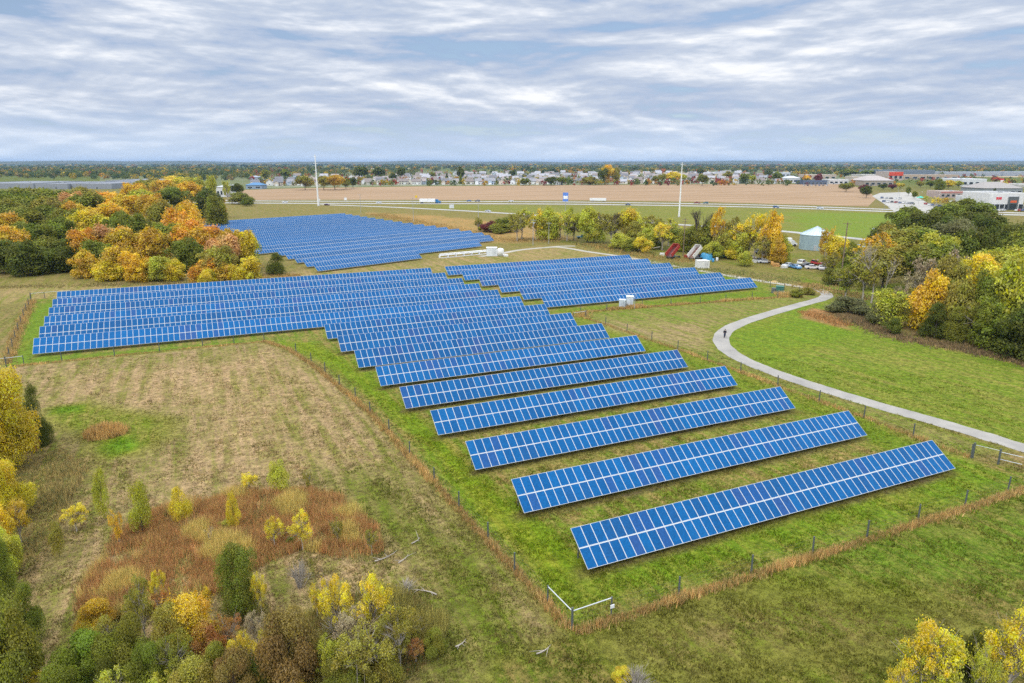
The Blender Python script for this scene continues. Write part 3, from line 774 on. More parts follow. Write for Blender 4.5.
def trunk_mesh(seed, ends, kind, mat):
    r = random.Random(seed); b = MB()
    top = {'cedar': .9, 'sapling': .85, 'shrub': .4}.get(kind, .66)
    w = {'cedar': .02, 'sapling': .018, 'shrub': .02}.get(kind, .028)
    sp = [(r.gauss(0, .008), r.gauss(0, .008), top * k / 5) for k in range(6)]; sp[0] = (0, 0, -.02)
    b.tube(sp, [w, w * .85, w * .72, w * .6, w * .45, w * .2], 7)
    for e in ends[:{'cedar': 6, 'shrub': 9, 'airy': 26}.get(kind, 11)]:
        z0 = max(.06, min(e[2] * .6, top * .8)); m = (e[0] * .45, e[1] * .45, z0 + (e[2] - z0) * .6)
        b.tube([(0, 0, z0), m, tuple(e)], [w * .45, w * .3, w * .1], 5, 0, False)
        for q in range(3 if kind == 'airy' else 0):
            b.tube([m, tuple(e[i] + r.gauss(0, .09) for i in range(3))], [w * .2, w * .06], 3, 0, False)
    return b.mesh('trunk', mat)

def bare_mesh(seed, depth_=5, spread=.5, first=.34):
    r = random.Random(seed); b = MB()
    def go(p, d, L, w, k):
        q = p + d * L; mid = p + d * L * .5 + Vector((r.gauss(0, .04), r.gauss(0, .04), 0)) * L
        b.tube([p, mid, q], [w, w * .85, w * .65], 5 if k < 3 else 3, 0, False)
        if k >= depth_: return
        for _ in range(3 if k < 2 else r.choice((2, 3))):
            nd = (d + Vector((r.gauss(0, spread), r.gauss(0, spread), r.gauss(.12, .2)))).normalized()
            go(q, nd, L * r.uniform(.6, .8), w * .6, k + 1)
    go(Vector((0, 0, -.02)), Vector((.03, 0, 1)), first, .024, 0)
    zs = max(v[2] for v in b.v); xs = max(max(abs(v[0]), abs(v[1])) for v in b.v)
    b.v = [(x / xs * .5, y / xs * .5, z / zs) for x, y, z in b.v]
    return b

def brush_mesh(seed, n=34):
    r = random.Random(seed); b = MB()
    for k in range(n):
        a = r.uniform(0, 6.28); q = r.uniform(.05, .5); h = r.uniform(.5, 1) * (1 - q * .7); x, y = math.cos(a) * q, math.sin(a) * q
        m = (x * .5 + r.gauss(0, .03), y * .5 + r.gauss(0, .03), h * .55)
        b.tube([(x * .2, y * .2, -.02), m, (x, y, h)], [.012, .009, .003], 4, 0, False)
        for _ in range(4): b.tube([m, (x + r.gauss(0, .14), y + r.gauss(0, .14), h * r.uniform(.7, 1.1))], [.006, .002], 3, 0, False)
    return b.mesh('stems', M['pale_bark'])
BRUSH = [brush_mesh(300 + k) for k in range(3)]
PROTO = {}
def proto(kind, lod, k):
    key = (kind, lod, k)
    if key not in PROTO:
        n, ls = {'near': (30000, .0125), 'mid': (9500, .025), 'far': (1100, .07)}[lod]
        if kind == 'airy': n = int(n * .24); ls *= 1.1
        if kind == 'cedar': n = int(n * 1.5); ls *= .62
        if kind == 'sapling': n = int(n * .22); ls *= 1.6
        seed = hash_(kind) * 31 + {'near': 1, 'mid': 2, 'far': 3}[lod] * 7 + k
        me, ends = crown_mesh(seed, n, ls, kind)
        PROTO[key] = (me, trunk_mesh(seed, ends, kind, M['pale_bark'] if kind == 'airy' else M['bark']))
    return PROTO[key]
def hash_(s): return sum(ord(c) * (i + 1) for i, c in enumerate(s)) % 97
_tk = [0]
def plant(name, kind, p, w, h, col, label, cat, group=None, lod='mid', nk=5):
    _tk[0] += 1
    crown, trunk = proto(kind, lod, _tk[0] % nk)
    t = thing(name, label, cat, (p[0], p[1], 0), rnd.uniform(0, 6.283), group)
    link('trunk', trunk, t, scale=(min(w, h), min(w, h), h))
    j = rnd.uniform(.9, 1.1)
    link('crown', crown, t, scale=(w * rnd.uniform(.93, 1.07), w * rnd.uniform(.93, 1.07), h), color=[c * j for c in col])
    return t
BARE = [bare_mesh(100 + k).mesh('limbs', M['pale_bark']) for k in range(3)]
TWIG = [bare_mesh(200 + k, 6, .36, .16).mesh('limbs', M['bark']) for k in range(2)]
def bare_tree(name, p, w, h, label, cat='tree', group=None, me=None):
    o = link(name, me or BARE[0], None, (p[0], p[1], 0), (0, 0, rnd.uniform(0, 6)), (w, w, h))
    return tag(o, label, cat, group)

# foliage colours (reflectance)
COLS = {'gold': (.68, .44, .02), 'orange': (.64, .345, .028), 'amber': (.56, .37, .03), 'yellow': (.66, .53, .03), 'lime': (.45, .45, .045), 'green': (.19, .22, .025), 'midgreen': (.22, .25, .032),
        'dark green': (.118, .138, .020), 'olive': (.32, .285, .045), 'rust': (.42, .21, .055), 'red': (.46, .10, .05), 'salmon': (.60, .36, .12), 'grey brown': (.36, .29, .17), 'grey green': (.19, .19, .075),
        'olive green': (.23, .235, .03), 'brown': (.26, .175, .05), 'maroon': (.22, .06, .055), 'bright green': (.20, .26, .025)}
SAY = {'lime': 'yellow-green', 'midgreen': 'mid-green', 'gold': 'golden', 'grey brown': 'grey-brown', 'grey green': 'grey-green', 'olive green': 'olive-green', 'salmon': 'salmon-pink', 'bright green': 'bright-green'}
def say(c): return SAY.get(c, c)

def stand(rows, grove, group, name='broadleaf_tree', lod='mid'):
    """rows: (row words, height, [(u, v of the crown's top, width in photo pixels, colour, kind, height factor?)])"""
    for words, h0, L in rows:
        L = sorted(L, key=lambda e: e[0])
        for i, e in enumerate(L):
            u, v, w, c, kind = e[:5]; h = h0 * (e[5] if len(e) > 5 else 1)
            p = spot(u, v, h); p.z = 0
            wm = (1.3 if 'front' in words else 1.18) * w * depth((p[0], p[1], h)) / F_PX
            lab = f'{say(c)} tree, {nth(i + 1)} from the left in the {words} of the {grove}'
            plant(name, kind, p, wm, h * 1.02, COLS[c], lab, 'tree', group, lod)

def front(base_v, u, vtop):
    """height of something standing at (u, base_v) whose top shows at vtop"""
    p = spot(u, base_v); a = -(vtop - 341.5) / F_PX
    d = (p[0] * CH + p[1] * SH)
    return CAM_H + d * (-SP + a * CP) / (CP + a * SP)

def placed(L, name, cat, group=None, lod='mid', fat=1.0):
    """L: (u, base v, top v, width px, colour, kind, label)"""
    for u, bv, tv, w, c, kind, lab in L:
        p = spot(u, bv); h = front(bv, u, tv)
        plant(name, kind, p, px(p, w) * fat, h, COLS[c], lab, cat, group, lod)

GW = 'western grove'
stand([
    ('front edge', 11.5, [(-28, 238, 34, 'dark green', 'full'), (6, 237, 32, 'dark green', 'full'), (24, 239, 30, 'dark green', 'full'), (44, 235, 34, 'olive green', 'full'), (66, 236, 32, 'dark green', 'full'), (81, 250, 22, 'amber', 'full', .75), (95, 237, 30, 'green', 'full'),
        (106, 258, 22, 'yellow', 'full', .6), (119, 241, 30, 'amber', 'full'), (134, 251, 24, 'gold', 'full', .8), (146, 232, 32, 'orange', 'full'), (160, 254, 26, 'lime', 'full', .7), (172, 258, 20, 'yellow', 'full', .6), (187, 236, 34, 'green', 'full'),
        (203, 258, 26, 'orange', 'full', .65), (216, 243, 30, 'olive', 'full'), (206, 268, 16, 'yellow', 'shrub', .45), (236, 231, 36, 'lime', 'full', 1.1), (245, 256, 24, 'yellow', 'full', .75), (225, 262, 22, 'amber', 'full', .55)]),
    ('second rank', 13.5, [(-20, 222, 34, 'orange', 'round'), (6, 226, 32, 'amber', 'round'), (30, 222, 34, 'green', 'round'), (55, 219, 36, 'green', 'round'), (80, 229, 28, 'orange', 'round'), (100, 227, 30, 'salmon', 'round'), (121, 227, 34, 'amber', 'round'), (135, 219, 34, 'green', 'round'),
        (152, 229, 30, 'amber', 'round'), (166, 223, 34, 'midgreen', 'round'), (186, 223, 36, 'orange', 'round'), (208, 226, 34, 'orange', 'round'), (222, 234, 28, 'salmon', 'round'), (229, 231, 26, 'amber', 'round'), (243, 230, 26, 'yellow', 'round')]),
    ('third rank', 15.5, [(-24, 208, 36, 'green', 'round'), (4, 213, 34, 'amber', 'round'), (22, 208, 38, 'olive green', 'round'), (44, 207, 38, 'green', 'round'), (66, 209, 34, 'olive green', 'round'), (88, 210, 34, 'yellow', 'round'), (107, 203, 36, 'gold', 'round'), (130, 214, 32, 'green', 'round'), (72, 203, 26, 'amber', 'round'), (118, 213, 26, 'green', 'round')]),
    ('fourth rank', 18, [(-22, 198, 36, 'green', 'round'), (8, 199, 36, 'olive green', 'round'), (28, 196, 38, 'green', 'round'), (50, 198, 36, 'olive', 'round'), (70, 192, 26, 'salmon', 'round'), (86, 194, 34, 'olive green', 'round'), (103, 192, 30, 'orange', 'round'), (120, 193, 34, 'gold', 'round'), (136, 191, 32, 'lime', 'round'), (150, 194, 28, 'amber', 'round'), (160, 203, 26, 'olive', 'round'),
        (172, 206, 30, 'orange', 'full'), (186, 199, 28, 'gold', 'full'), (170, 187, 32, 'midgreen', 'round')]),
    ('back rank', 19, [(-20, 190, 36, 'olive green', 'round'), (10, 190, 36, 'green', 'round'), (34, 188, 36, 'olive green', 'round'), (58, 189, 34, 'green', 'round'), (80, 188, 30, 'olive', 'round'), (133, 183, 26, 'gold', 'round'), (149, 179, 26, 'olive', 'round'), (163, 180, 26, 'amber', 'round'), (178, 176, 24, 'yellow', 'round'), (190, 182, 24, 'gold', 'round'),
        (204, 188, 26, 'dark green', 'full'), (193, 177, 22, 'lime', 'round'), (214, 193, 20, 'olive green', 'full'), (219, 197, 12, 'amber', 'full', .7)]),
], GW, 'trees of the western grove')

GE = 'eastern wood'
placed([
    (848, 313, 296, 38, 'grey green', 'shrub', 'grey-green sprawling shrub beside the path bend'), (878, 325, 300, 26, 'grey green', 'shrub', 'grey-green shrub under the yellow tree at the wood edge'),
    (888, 325, 288, 42, 'lime', 'full', 'yellow-green bushy tree beside the bare tree'), (892, 334, 316, 18, 'dark green', 'shrub', 'small dark shrub at the meadow edge'),
    (909, 318, 287, 28, 'olive', 'full', 'olive tree between the yellow-green and the orange tree'), (926, 330, 266, 38, 'gold', 'full', 'tall golden-orange tree at the wood edge over the meadow'),
    (918, 326, 300, 18, 'rust', 'shrub', 'rust shrub at the foot of the golden-orange tree'), (934, 338, 303, 36, 'dark green', 'cedar', 'dark cedar with two tops below the golden-orange tree'),
    (955, 341, 306, 32, 'olive green', 'cedar', 'olive cedar next to the dark two-topped cedar'), (956, 336, 274, 34, 'olive', 'full', 'tall olive-brown tree behind the olive cedar'),
    (975, 344, 300, 28, 'olive', 'airy', 'thin airy tree with yellow leaves at the wood edge'), (990, 350, 298, 44, 'green', 'full', 'broad green tree at the meadow corner of the wood'),
    (1016, 358, 303, 50, 'dark green', 'full', 'large dark green tree nearest the meadow'), (1050, 366, 300, 50, 'dark green', 'full', 'dark green tree half out of the frame by the meadow'),
    (1002, 340, 250, 54, 'lime', 'full', 'tall yellow-green tree above the broad green one'), (974, 337, 266, 36, 'midgreen', 'full', 'mid-green tree rising behind the olive cedar'),
    (945, 328, 276, 30, 'olive green', 'full', 'olive-green tree just behind the golden-orange tree'), (898, 318, 282, 22, 'grey brown', 'airy', 'grey thin-leaved tree beside the bare tree'),
    (1034, 346, 262, 46, 'lime', 'full', 'yellow-green tree cut by the frame edge of the wood'),
], 'broadleaf_tree', 'tree', 'trees along the edge of the eastern wood', 'mid')
stand([
    ('third rank', 12, [(888, 246, 44, 'olive', 'round'), (868, 255, 30, 'olive', 'airy'), (912, 247, 40, 'olive green', 'round'), (937, 243, 44, 'green', 'round'), (962, 250, 30, 'grey brown', 'airy'), (984, 237, 38, 'yellow', 'round', .95), (1006, 247, 44, 'lime', 'round'), (985, 254, 34, 'yellow', 'round'), (1030, 244, 40, 'midgreen', 'round'), (850, 262, 26, 'olive green', 'airy', .8), (953, 258, 30, 'olive', 'round'), (926, 256, 26, 'grey brown', 'airy')]),
    ('middle rank', 14.5, [(878, 232, 36, 'amber', 'airy'), (897, 228, 44, 'olive', 'round'), (918, 227, 52, 'midgreen', 'round'), (944, 233, 34, 'lime', 'round'), (965, 232, 36, 'dark green', 'round'), (1004, 228, 36, 'dark green', 'round'), (1022, 232, 34, 'green', 'round'), (988, 233, 26, 'dark green', 'round')]),
    ('back rank', 15, [(890, 222, 34, 'dark green', 'round'), (907, 208, 34, 'green', 'round'), (922, 213, 42, 'dark green', 'round'), (940, 214, 36, 'dark green', 'round'), (951, 203, 32, 'midgreen', 'round'), (969, 200, 40, 'green', 'round'), (975, 212, 40, 'dark green', 'round'), (992, 216, 36, 'dark green', 'round'), (1013, 224, 36, 'dark green', 'round'), (958, 219, 34, 'grey green', 'round'), (1036, 220, 36, 'dark green', 'round')]),
], GE, 'trees of the eastern wood')

bare_tree('dead_tree', spot(871, 303), px(spot(871, 303), 46), front(303, 871, 240), 'pale bare dead tree at the edge of the eastern wood')
bare_tree('dead_tree', spot(884, 300), px(spot(884, 300), 30), front(300, 884, 252), 'thinner grey bare tree just behind the pale dead tree', me=BARE[1])

placed([
    (522, 240, 208, 22, 'lime', 'airy', 'yellow-green thin tree by the two metal poles'), (536, 240, 208, 20, 'yellow', 'airy', 'yellow thin tree behind the first metal pole'), (547, 240, 207, 24, 'lime', 'full', 'yellow-green tree behind the second metal pole'),
    (560, 238, 211, 22, 'yellow', 'airy', 'yellow airy tree beside the tall sign mast'), (574, 240, 212, 20, 'olive', 'airy', 'olive airy tree beside the tall sign mast'), (587, 242, 208, 24, 'lime', 'round', 'yellow-green tree above the blue parked pickup'),
    (600, 242, 211, 20, 'olive', 'airy', 'olive tree with thin stems right of the blue pickup'), (627, 244, 210, 26, 'yellow', 'round', 'yellow round tree with dark trunk right of the pickup'), (611, 244, 212, 22, 'olive', 'airy', 'sparse olive tree beside the bare one'),
    (640, 245, 215, 26, 'lime', 'airy', 'yellow-green airy tree before the long hedge row'), (653, 246, 214, 24, 'olive', 'airy', 'olive airy tree left of the white monopole'), (668, 246, 218, 24, 'lime', 'airy', 'yellow-green airy tree under the white monopole'),
    (620, 249, 232, 22, 'lime', 'shrub', 'bright yellow-green shrub by the gravel track'), (632, 252, 236, 18, 'olive green', 'shrub', 'olive shrub by the fallen logs'), (643, 253, 234, 18, 'yellow', 'shrub', 'yellow shrub beside the dark round shrub'),
    (657, 249, 237, 12, 'dark green', 'shrub', 'dark round evergreen shrub in the hedge row'), (555, 237, 231, 9, 'dark green', 'shrub', 'small dark round shrub below the sign mast'), (674, 250, 226, 24, 'midgreen', 'airy', 'mid-green tree behind the red dump body'),
    (690, 252, 222, 22, 'olive green', 'full', 'olive-green tree between the two tilted dump bodies'), (704, 254, 219, 26, 'olive green', 'full', 'olive-green tree behind the blue tarp'), (717, 256, 206, 16, 'gold', 'airy', 'golden airy tree behind the white cabin shed'),
    (730, 256, 216, 22, 'olive', 'airy', 'olive airy tree behind the red derelict car'), (742, 258, 219, 24, 'yellow', 'airy', 'yellow airy tree above the derelict cars'), (754, 259, 211, 20, 'yellow', 'airy', 'yellow airy tree left of the brightest tree'),
    (770, 262, 208, 24, 'gold', 'full', 'brightest golden tree, left of the round metal bin'), (781, 263, 232, 18, 'lime', 'full', 'yellow-green tree below the brightest golden tree'), (762, 263, 236, 20, 'olive', 'airy', 'olive airy tree amid the derelict cars'),
    (825, 266, 224, 18, 'amber', 'airy', 'amber thin tree in front of the metal bin'), (836, 270, 232, 24, 'yellow', 'full', 'bright yellow tree beside the brown utility pole'),
    (852, 274, 240, 26, 'olive green', 'airy', 'olive-green tree right of the brown utility pole'), (846, 278, 256, 20, 'green', 'shrub', 'green shrub below the brown utility pole'), (828, 274, 252, 20, 'olive', 'airy', 'olive thin tree below the bin'),
    (712, 259, 240, 20, 'lime', 'shrub', 'yellow-green shrub above the white cabin shed'), (733, 259, 242, 16, 'yellow', 'shrub', 'yellow shrub over the red derelict car'), (725, 257, 230, 18, 'lime', 'airy', 'yellow-green thin tree right of the white shed'),
    (808, 294.5, 287, 12, 'olive', 'shrub', 'olive shrub inside the path bend'), (797, 297, 288, 14, 'olive green', 'shrub', 'low olive shrub beside the green box'), (745, 266, 250, 14, 'lime', 'shrub', 'yellow-green shrub beside the white derelict car'),
    (517, 241, 212, 18, 'olive', 'airy', 'olive airy tree at the left end of the middle tree line'), (567, 241, 206, 22, 'lime', 'airy', 'yellow-green airy tree directly behind the tall sign mast'), (594, 243, 222, 18, 'lime', 'shrub', 'yellow-green shrub right of the blue pickup'),
    (634, 247, 221, 22, 'olive', 'full', 'olive bushy tree above the log pile'), (648, 249, 226, 20, 'lime', 'full', 'yellow-green bushy tree left of the dark round shrub'), (662, 250, 222, 22, 'yellow', 'airy', 'yellow airy tree right of the dark round shrub'), (682, 251, 232, 20, 'lime', 'full', 'yellow-green bushy tree behind the wooden utility pole'),
    (722, 257, 228, 22, 'olive', 'full', 'olive bushy tree left of the red derelict car'), (738, 259, 232, 20, 'lime', 'full', 'yellow-green bushy tree behind the red derelict car'), (748, 259, 222, 24, 'olive', 'airy', 'olive airy tree below the golden one in the yard'), (777, 264, 236, 18, 'amber', 'full', 'amber low tree below the brightest golden tree'),
    (858, 276, 250, 22, 'lime', 'airy', 'yellow-green airy tree left of the pale dead tree'), (864, 290, 262, 18, 'olive', 'shrub', 'olive shrub under the pale dead tree'), (832, 284, 266, 22, 'olive green', 'shrub', 'olive-green brush at the foot of the brown utility pole'),
], 'broadleaf_tree', 'tree', 'trees of the middle tree line', 'mid', 1.12)
bare_tree('bare_tree', spot(614, 244), px(spot(614, 244), 24), front(244, 614, 212), 'bare dark-stemmed tree in the middle tree line', me=TWIG[0])
bare_tree('bare_tree', spot(697, 254), px(spot(697, 254), 22), front(254, 697, 208), 'grey leafless twiggy tree behind the white tilted dump body', me=TWIG[1])
bare_tree('bare_tree', spot(708, 252), px(spot(708, 252), 16), front(252, 708, 212), 'second grey leafless tree, right of the twiggy one', me=TWIG[0])

# single trees and shrubs of the middle distance
placed([
    (277, 274, 253, 25, 'dark green', 'cedar', 'lone dark cedar before the far turned solar block'), (503, 232, 215, 32, 'olive green', 'shrub', 'large dark olive shrub behind the far solar block'), (491, 232, 219, 20, 'maroon', 'shrub', 'purplish shrub left of the large olive shrub'),
    (478, 231, 217, 10, 'olive', 'airy', 'thin olive sapling beside the purplish shrub'), (483, 231, 224, 12, 'lime', 'shrub', 'small yellow-green shrub beside the purplish shrub'), (498, 234, 226, 12, 'olive green', 'shrub', 'low olive shrub before the large one'),
    (240, 204, 191, 26, 'olive green', 'shrub', 'round olive-green tree by the highway left of the monopole'), (238, 197, 183, 14, 'dark green', 'round', 'dark round tree behind the olive-green highway tree'), (247, 206, 197, 14, 'green', 'shrub', 'green shrub at the foot of the highway tree'),
    (213, 202, 175, 12, 'lime', 'round', 'slim yellow-green tree beside the white house'), (228, 202, 178, 10, 'lime', 'airy', 'slim pale-yellow tree by the highway'), (305, 190, 175.5, 20, 'olive', 'round', 'olive-gold tree left of the monopole at the field edge'), (335, 190, 174.5, 24, 'amber', 'round', 'broad amber tree right of the monopole at the field edge'), (324, 190, 176, 16, 'olive', 'round', 'olive tree between the monopole and the broad amber tree'), (346, 189, 178, 10, 'olive green', 'round', 'small olive tree at the end of the amber clump'), (353, 188.5, 177.5, 10, 'dark green', 'round', 'dark green tree right of the amber clump'),
    (608, 184.5, 164.5, 14, 'gold', 'round', 'tall golden tree among the suburb houses'), (604, 184.5, 168, 12, 'dark green', 'round', 'tall dark tree against the tall golden one'), (616, 184.5, 168, 10, 'olive', 'round', 'olive tree right of the tall golden one'),
    (673, 183.5, 171.5, 20, 'yellow', 'round', 'broad yellow tree at the field edge beside the second monopole'), (662, 183.5, 174, 10, 'olive', 'round', 'olive tree left of the broad yellow tree'), (682, 183.5, 174, 8, 'lime', 'round', 'small lime tree right of the broad yellow tree'),
    (702, 186, 174, 12, 'olive green', 'round', 'round olive tree standing out in the ploughed field edge'), (590, 185, 176, 20, 'olive', 'shrub', 'low olive trees along the field edge beside the golden tree'), (525, 185.5, 178, 12, 'green', 'round', 'green round tree at the field edge'), (551, 185.5, 177, 14, 'dark green', 'round', 'dark green tree at the field edge'), (562, 185, 177, 12, 'green', 'round', 'green tree right of the dark field edge tree'),
    (846, 192, 182.5, 15, 'olive green', 'round', 'lone round green tree standing in the ploughed field'), (866, 198, 186, 13, 'dark green', 'round', 'dark round tree at the right end of the ploughed field'), (864, 193, 184.5, 12, 'maroon', 'round', 'maroon tree behind the dark round field tree'), (883, 190, 184, 10, 'dark green', 'round', 'dark tree before the grey-roofed hall'), (892, 190, 184, 9, 'maroon', 'round', 'maroon tree before the grey-roofed hall'), (900, 189, 183, 8, 'yellow', 'round', 'yellow tree before the grey-roofed hall'),
    (938, 196, 179, 10, 'midgreen', 'round', 'green tree before the white flat store'), (948, 189, 180, 14, 'yellow', 'round', 'yellow tree left of the white flat store'), (958, 188, 181, 10, 'lime', 'round', 'lime tree left of the white flat store'), (930, 188, 180.5, 10, 'green', 'round', 'green tree beyond the parking lot'), (920, 188, 181, 9, 'olive', 'round', 'olive tree beyond the parking lot'),
    (908, 196, 187, 6, 'green', 'round', 'small green tree at the far lot corner'), (914, 199, 191, 6, 'midgreen', 'round', 'small green tree by the teal awning'), (935, 207, 196, 9, 'yellow', 'airy', 'yellow street tree along the dealership road'), (944, 208, 197, 8, 'amber', 'airy', 'amber street tree along the dealership road'), (926, 203, 195, 7, 'lime', 'airy', 'lime street tree along the lot'), (990, 188, 183, 8, 'dark green', 'round', 'dark tree behind the grey-roofed workshop'), (994, 195, 188, 5, 'dark green', 'cedar', 'small dark conifer before the grey-roofed workshop'), (1003, 187, 182, 9, 'yellow', 'round', 'yellow tree behind the grey-roofed workshop'), (996, 183, 177, 9, 'red', 'round', 'red-orange tree beyond the white flat store'),
], 'broadleaf_tree', 'tree', 'single trees of the middle distance', 'mid')

# bushes and trees in the near left corner
placed([
    (12, 466, 372, 60, 'yellow', 'full', 'large yellow tree at the left edge below the solar rows'), (-20, 480, 388, 54, 'yellow', 'full', 'golden tree half out of the frame beside the large yellow tree'), (40, 444, 383, 27, 'dark green', 'cedar', 'dark conical tree tight behind the large yellow tree'),
    (32, 452, 424, 16, 'rust', 'shrub', 'rust-red shrub under the dark conical tree'), (10, 520, 458, 46, 'yellow', 'shrub', 'yellow bush below the large yellow tree'), (-6, 560, 492, 42, 'gold', 'shrub', 'golden bush at the left edge under the yellow bush'), (28, 505, 482, 24, 'yellow', 'airy', 'thin yellow bush at the margin of the weedy lane'),
    (6, 600, 536, 26, 'midgreen', 'full', 'mid-green tree at the left edge above the big green one'), (22, 700, 580, 66, 'olive green', 'shrub', 'big olive-green tree in the lower left corner'), (-10, 690, 562, 56, 'green', 'full', 'green tree cut by the left edge in the corner'),
    (32, 700, 655, 26, 'yellow', 'airy', 'small yellow bush at the bottom left corner'), (-8, 530, 440, 44, 'yellow', 'full', 'yellow tree at the left edge between the two larger ones'), (22, 545, 500, 28, 'amber', 'airy', 'amber bush on the lane margin below the yellow bush'), (8, 575, 515, 34, 'lime', 'shrub', 'yellow-green bush at the left edge by the lane'),
    (30, 640, 580, 30, 'midgreen', 'shrub', 'mid-green bush on the lane edge over the corner tree'), (112, 664, 618, 34, 'olive', 'airy', 'thin olive bush behind the bright green one'), (118, 700, 648, 36, 'dark green', 'shrub', 'dark green bush right of the bright green one'), (178, 692, 634, 40, 'olive green', 'airy', 'olive-green sprigs in front of the amber bush'), (210, 668, 612, 38, 'rust', 'shrub', 'rust and amber bush right of the broad amber one'),
    (216, 690, 640, 36, 'olive green', 'shrub', 'olive-green bush below the green conifer'), (256, 700, 652, 34, 'dark green', 'shrub', 'dark green bush left of the rust-brown cedar'), (312, 680, 640, 36, 'brown', 'airy', 'brown weedy shrub right of the rust-brown cedar'), (360, 660, 606, 52, 'grey brown', 'airy', 'grey-brown brush below the airy yellow trees'), (384, 684, 640, 44, 'olive', 'shrub', 'olive low bush at the cluster end'), (412, 648, 612, 30, 'olive', 'airy', 'olive sprigs beside the fallen branches'),
    (140, 628, 590, 26, 'olive green', 'airy', 'olive-green sprigs above the dark olive bush'), (205, 625, 585, 26, 'gold', 'airy', 'golden sprigs left of the green conifer'), (262, 618, 570, 16, 'yellow', 'airy', 'thin yellow sprigs touching the green conifer'), (318, 620, 580, 18, 'yellow', 'airy', 'thin yellow sprigs left of the first airy tree'), (99, 632, 596, 40, 'amber', 'shrub', 'amber bush above the bright green bush'), (86, 684, 626, 54, 'bright green', 'shrub', 'bright green leafy bush in the lower left cluster'),
    (128, 682, 606, 52, 'olive green', 'shrub', 'dark olive bush in the middle of the lower left cluster'), (147, 648, 574, 30, 'olive', 'airy', 'thin tall olive tree behind the dark olive bush'), (190, 664, 580, 62, 'amber', 'shrub', 'amber and green broad bush in the lower left cluster'), (176, 672, 600, 44, 'olive', 'shrub', 'olive bush mixed into the front of the amber one'),
    (166, 640, 588, 24, 'rust', 'airy', 'rust-leaved thin tree behind the amber bush'), (162, 612, 566, 18, 'yellow', 'airy', 'thin yellow twigs at the top of the lower left cluster'), (242, 617, 541, 40, 'midgreen', 'full', 'dense green upright conifer right of the weed thicket'), (230, 655, 614, 34, 'rust', 'airy', 'rust shrub at the foot of the green conifer'), (243, 668, 630, 26, 'yellow', 'airy', 'sparse yellow shrub left of the dark rust cedar'),
    (290, 695, 596, 66, 'brown', 'shrub', 'dark rust-brown rounded cedar in the bottom bushes'), (270, 690, 625, 32, 'yellow', 'airy', 'sparse yellow sapling in front of the rust-brown cedar'), (330, 684, 633, 34, 'lime', 'airy', 'bright yellow-green sapling at the bottom edge'),
    (302, 705, 676, 24, 'gold', 'shrub', 'golden bush tip at the bottom edge'), (338, 640, 570, 40, 'yellow', 'airy', 'airy yellow tree over the grey brush'), (374, 648, 572, 44, 'yellow', 'airy', 'second airy yellow tree, right of the first'),
    (400, 668, 603, 44, 'olive', 'airy', 'olive brush tree right of the airy yellow trees'), (366, 690, 626, 66, 'olive', 'airy', 'broad thin olive shrub at the bottom right of the cluster'), (436, 657, 624, 30, 'olive green', 'shrub', 'small olive shrub at the cluster end in the grass'), (416, 662, 638, 24, 'rust', 'airy', 'reddish shrub beside the small olive one'),
    (120, 712, 668, 56, 'lime', 'airy', 'yellow-green bush tops at the bottom edge below the cluster'), (168, 716, 672, 40, 'lime', 'airy', 'yellow sprigs at the bottom edge below the amber bush'), (236, 710, 645, 46, 'brown', 'shrub', 'brown shrub at the bottom edge left of the cedar'), (200, 712, 650, 62, 'olive', 'shrub', 'olive shrub at the bottom edge below the amber bush'),
    (62, 712, 660, 44, 'green', 'shrub', 'green shrub at the bottom edge beside the corner tree'), (150, 700, 636, 40, 'green', 'shrub', 'green bush between the dark olive and the amber bush'), (345, 700, 652, 46, 'olive green', 'shrub', 'olive-green low bush at the bottom edge below the airy trees'), (258, 648, 610, 22, 'grey brown', 'airy', 'grey thin shrub right of the green conifer'),
], 'bush', 'bush', 'bushes of the near left corner', 'near')
placed([
    (105, 517, 470, 17, 'lime', 'sapling', 'slim yellow-green sapling left in the field above the thicket'), (143, 534, 480, 24, 'lime', 'sapling', 'widest yellow-green sapling above the weed thicket'), (182, 522, 488, 21, 'yellow', 'sapling', 'yellow sapling at the top of the weed thicket'),
    (60, 558, 524, 16, 'olive', 'sapling', 'olive sapling alone on the weedy lane'), (77, 532, 503, 26, 'yellow', 'airy', 'airy yellow sapling left of the thicket'), (120, 545, 508, 16, 'gold', 'airy', 'golden thin sapling between the two yellow-green ones'),
    (235, 530, 492, 15, 'yellow', 'sapling', 'narrow yellow sapling inside the thicket'), (224, 530, 519, 16, 'olive', 'shrub', 'low olive shrub inside the thicket'), (279, 494, 463, 24, 'lime', 'sapling', 'yellow-green sapling at the thicket top nearest the fence'),
    (250, 492, 472, 20, 'yellow', 'airy', 'thin yellow shrub left of the thicket-top sapling'), (309, 492, 469, 11, 'olive', 'airy', 'thin olive sapling by the thicket top'), (275, 548, 514, 20, 'yellow', 'airy', 'sparse yellow shrub in the middle of the thicket'),
    (303, 550, 511, 28, 'yellow', 'airy', 'wider sparse yellow shrub in the thicket'), (291, 545, 534, 10, 'green', 'shrub', 'small green shrub between the sparse yellow ones'), (372, 555, 528, 14, 'olive', 'airy', 'olive sapling at the thicket end toward the fence'), (338, 545, 515, 14, 'olive', 'airy', 'thin olive sapling in the thicket end'),
], 'sapling', 'sapling', 'saplings around the weed thicket', 'near')
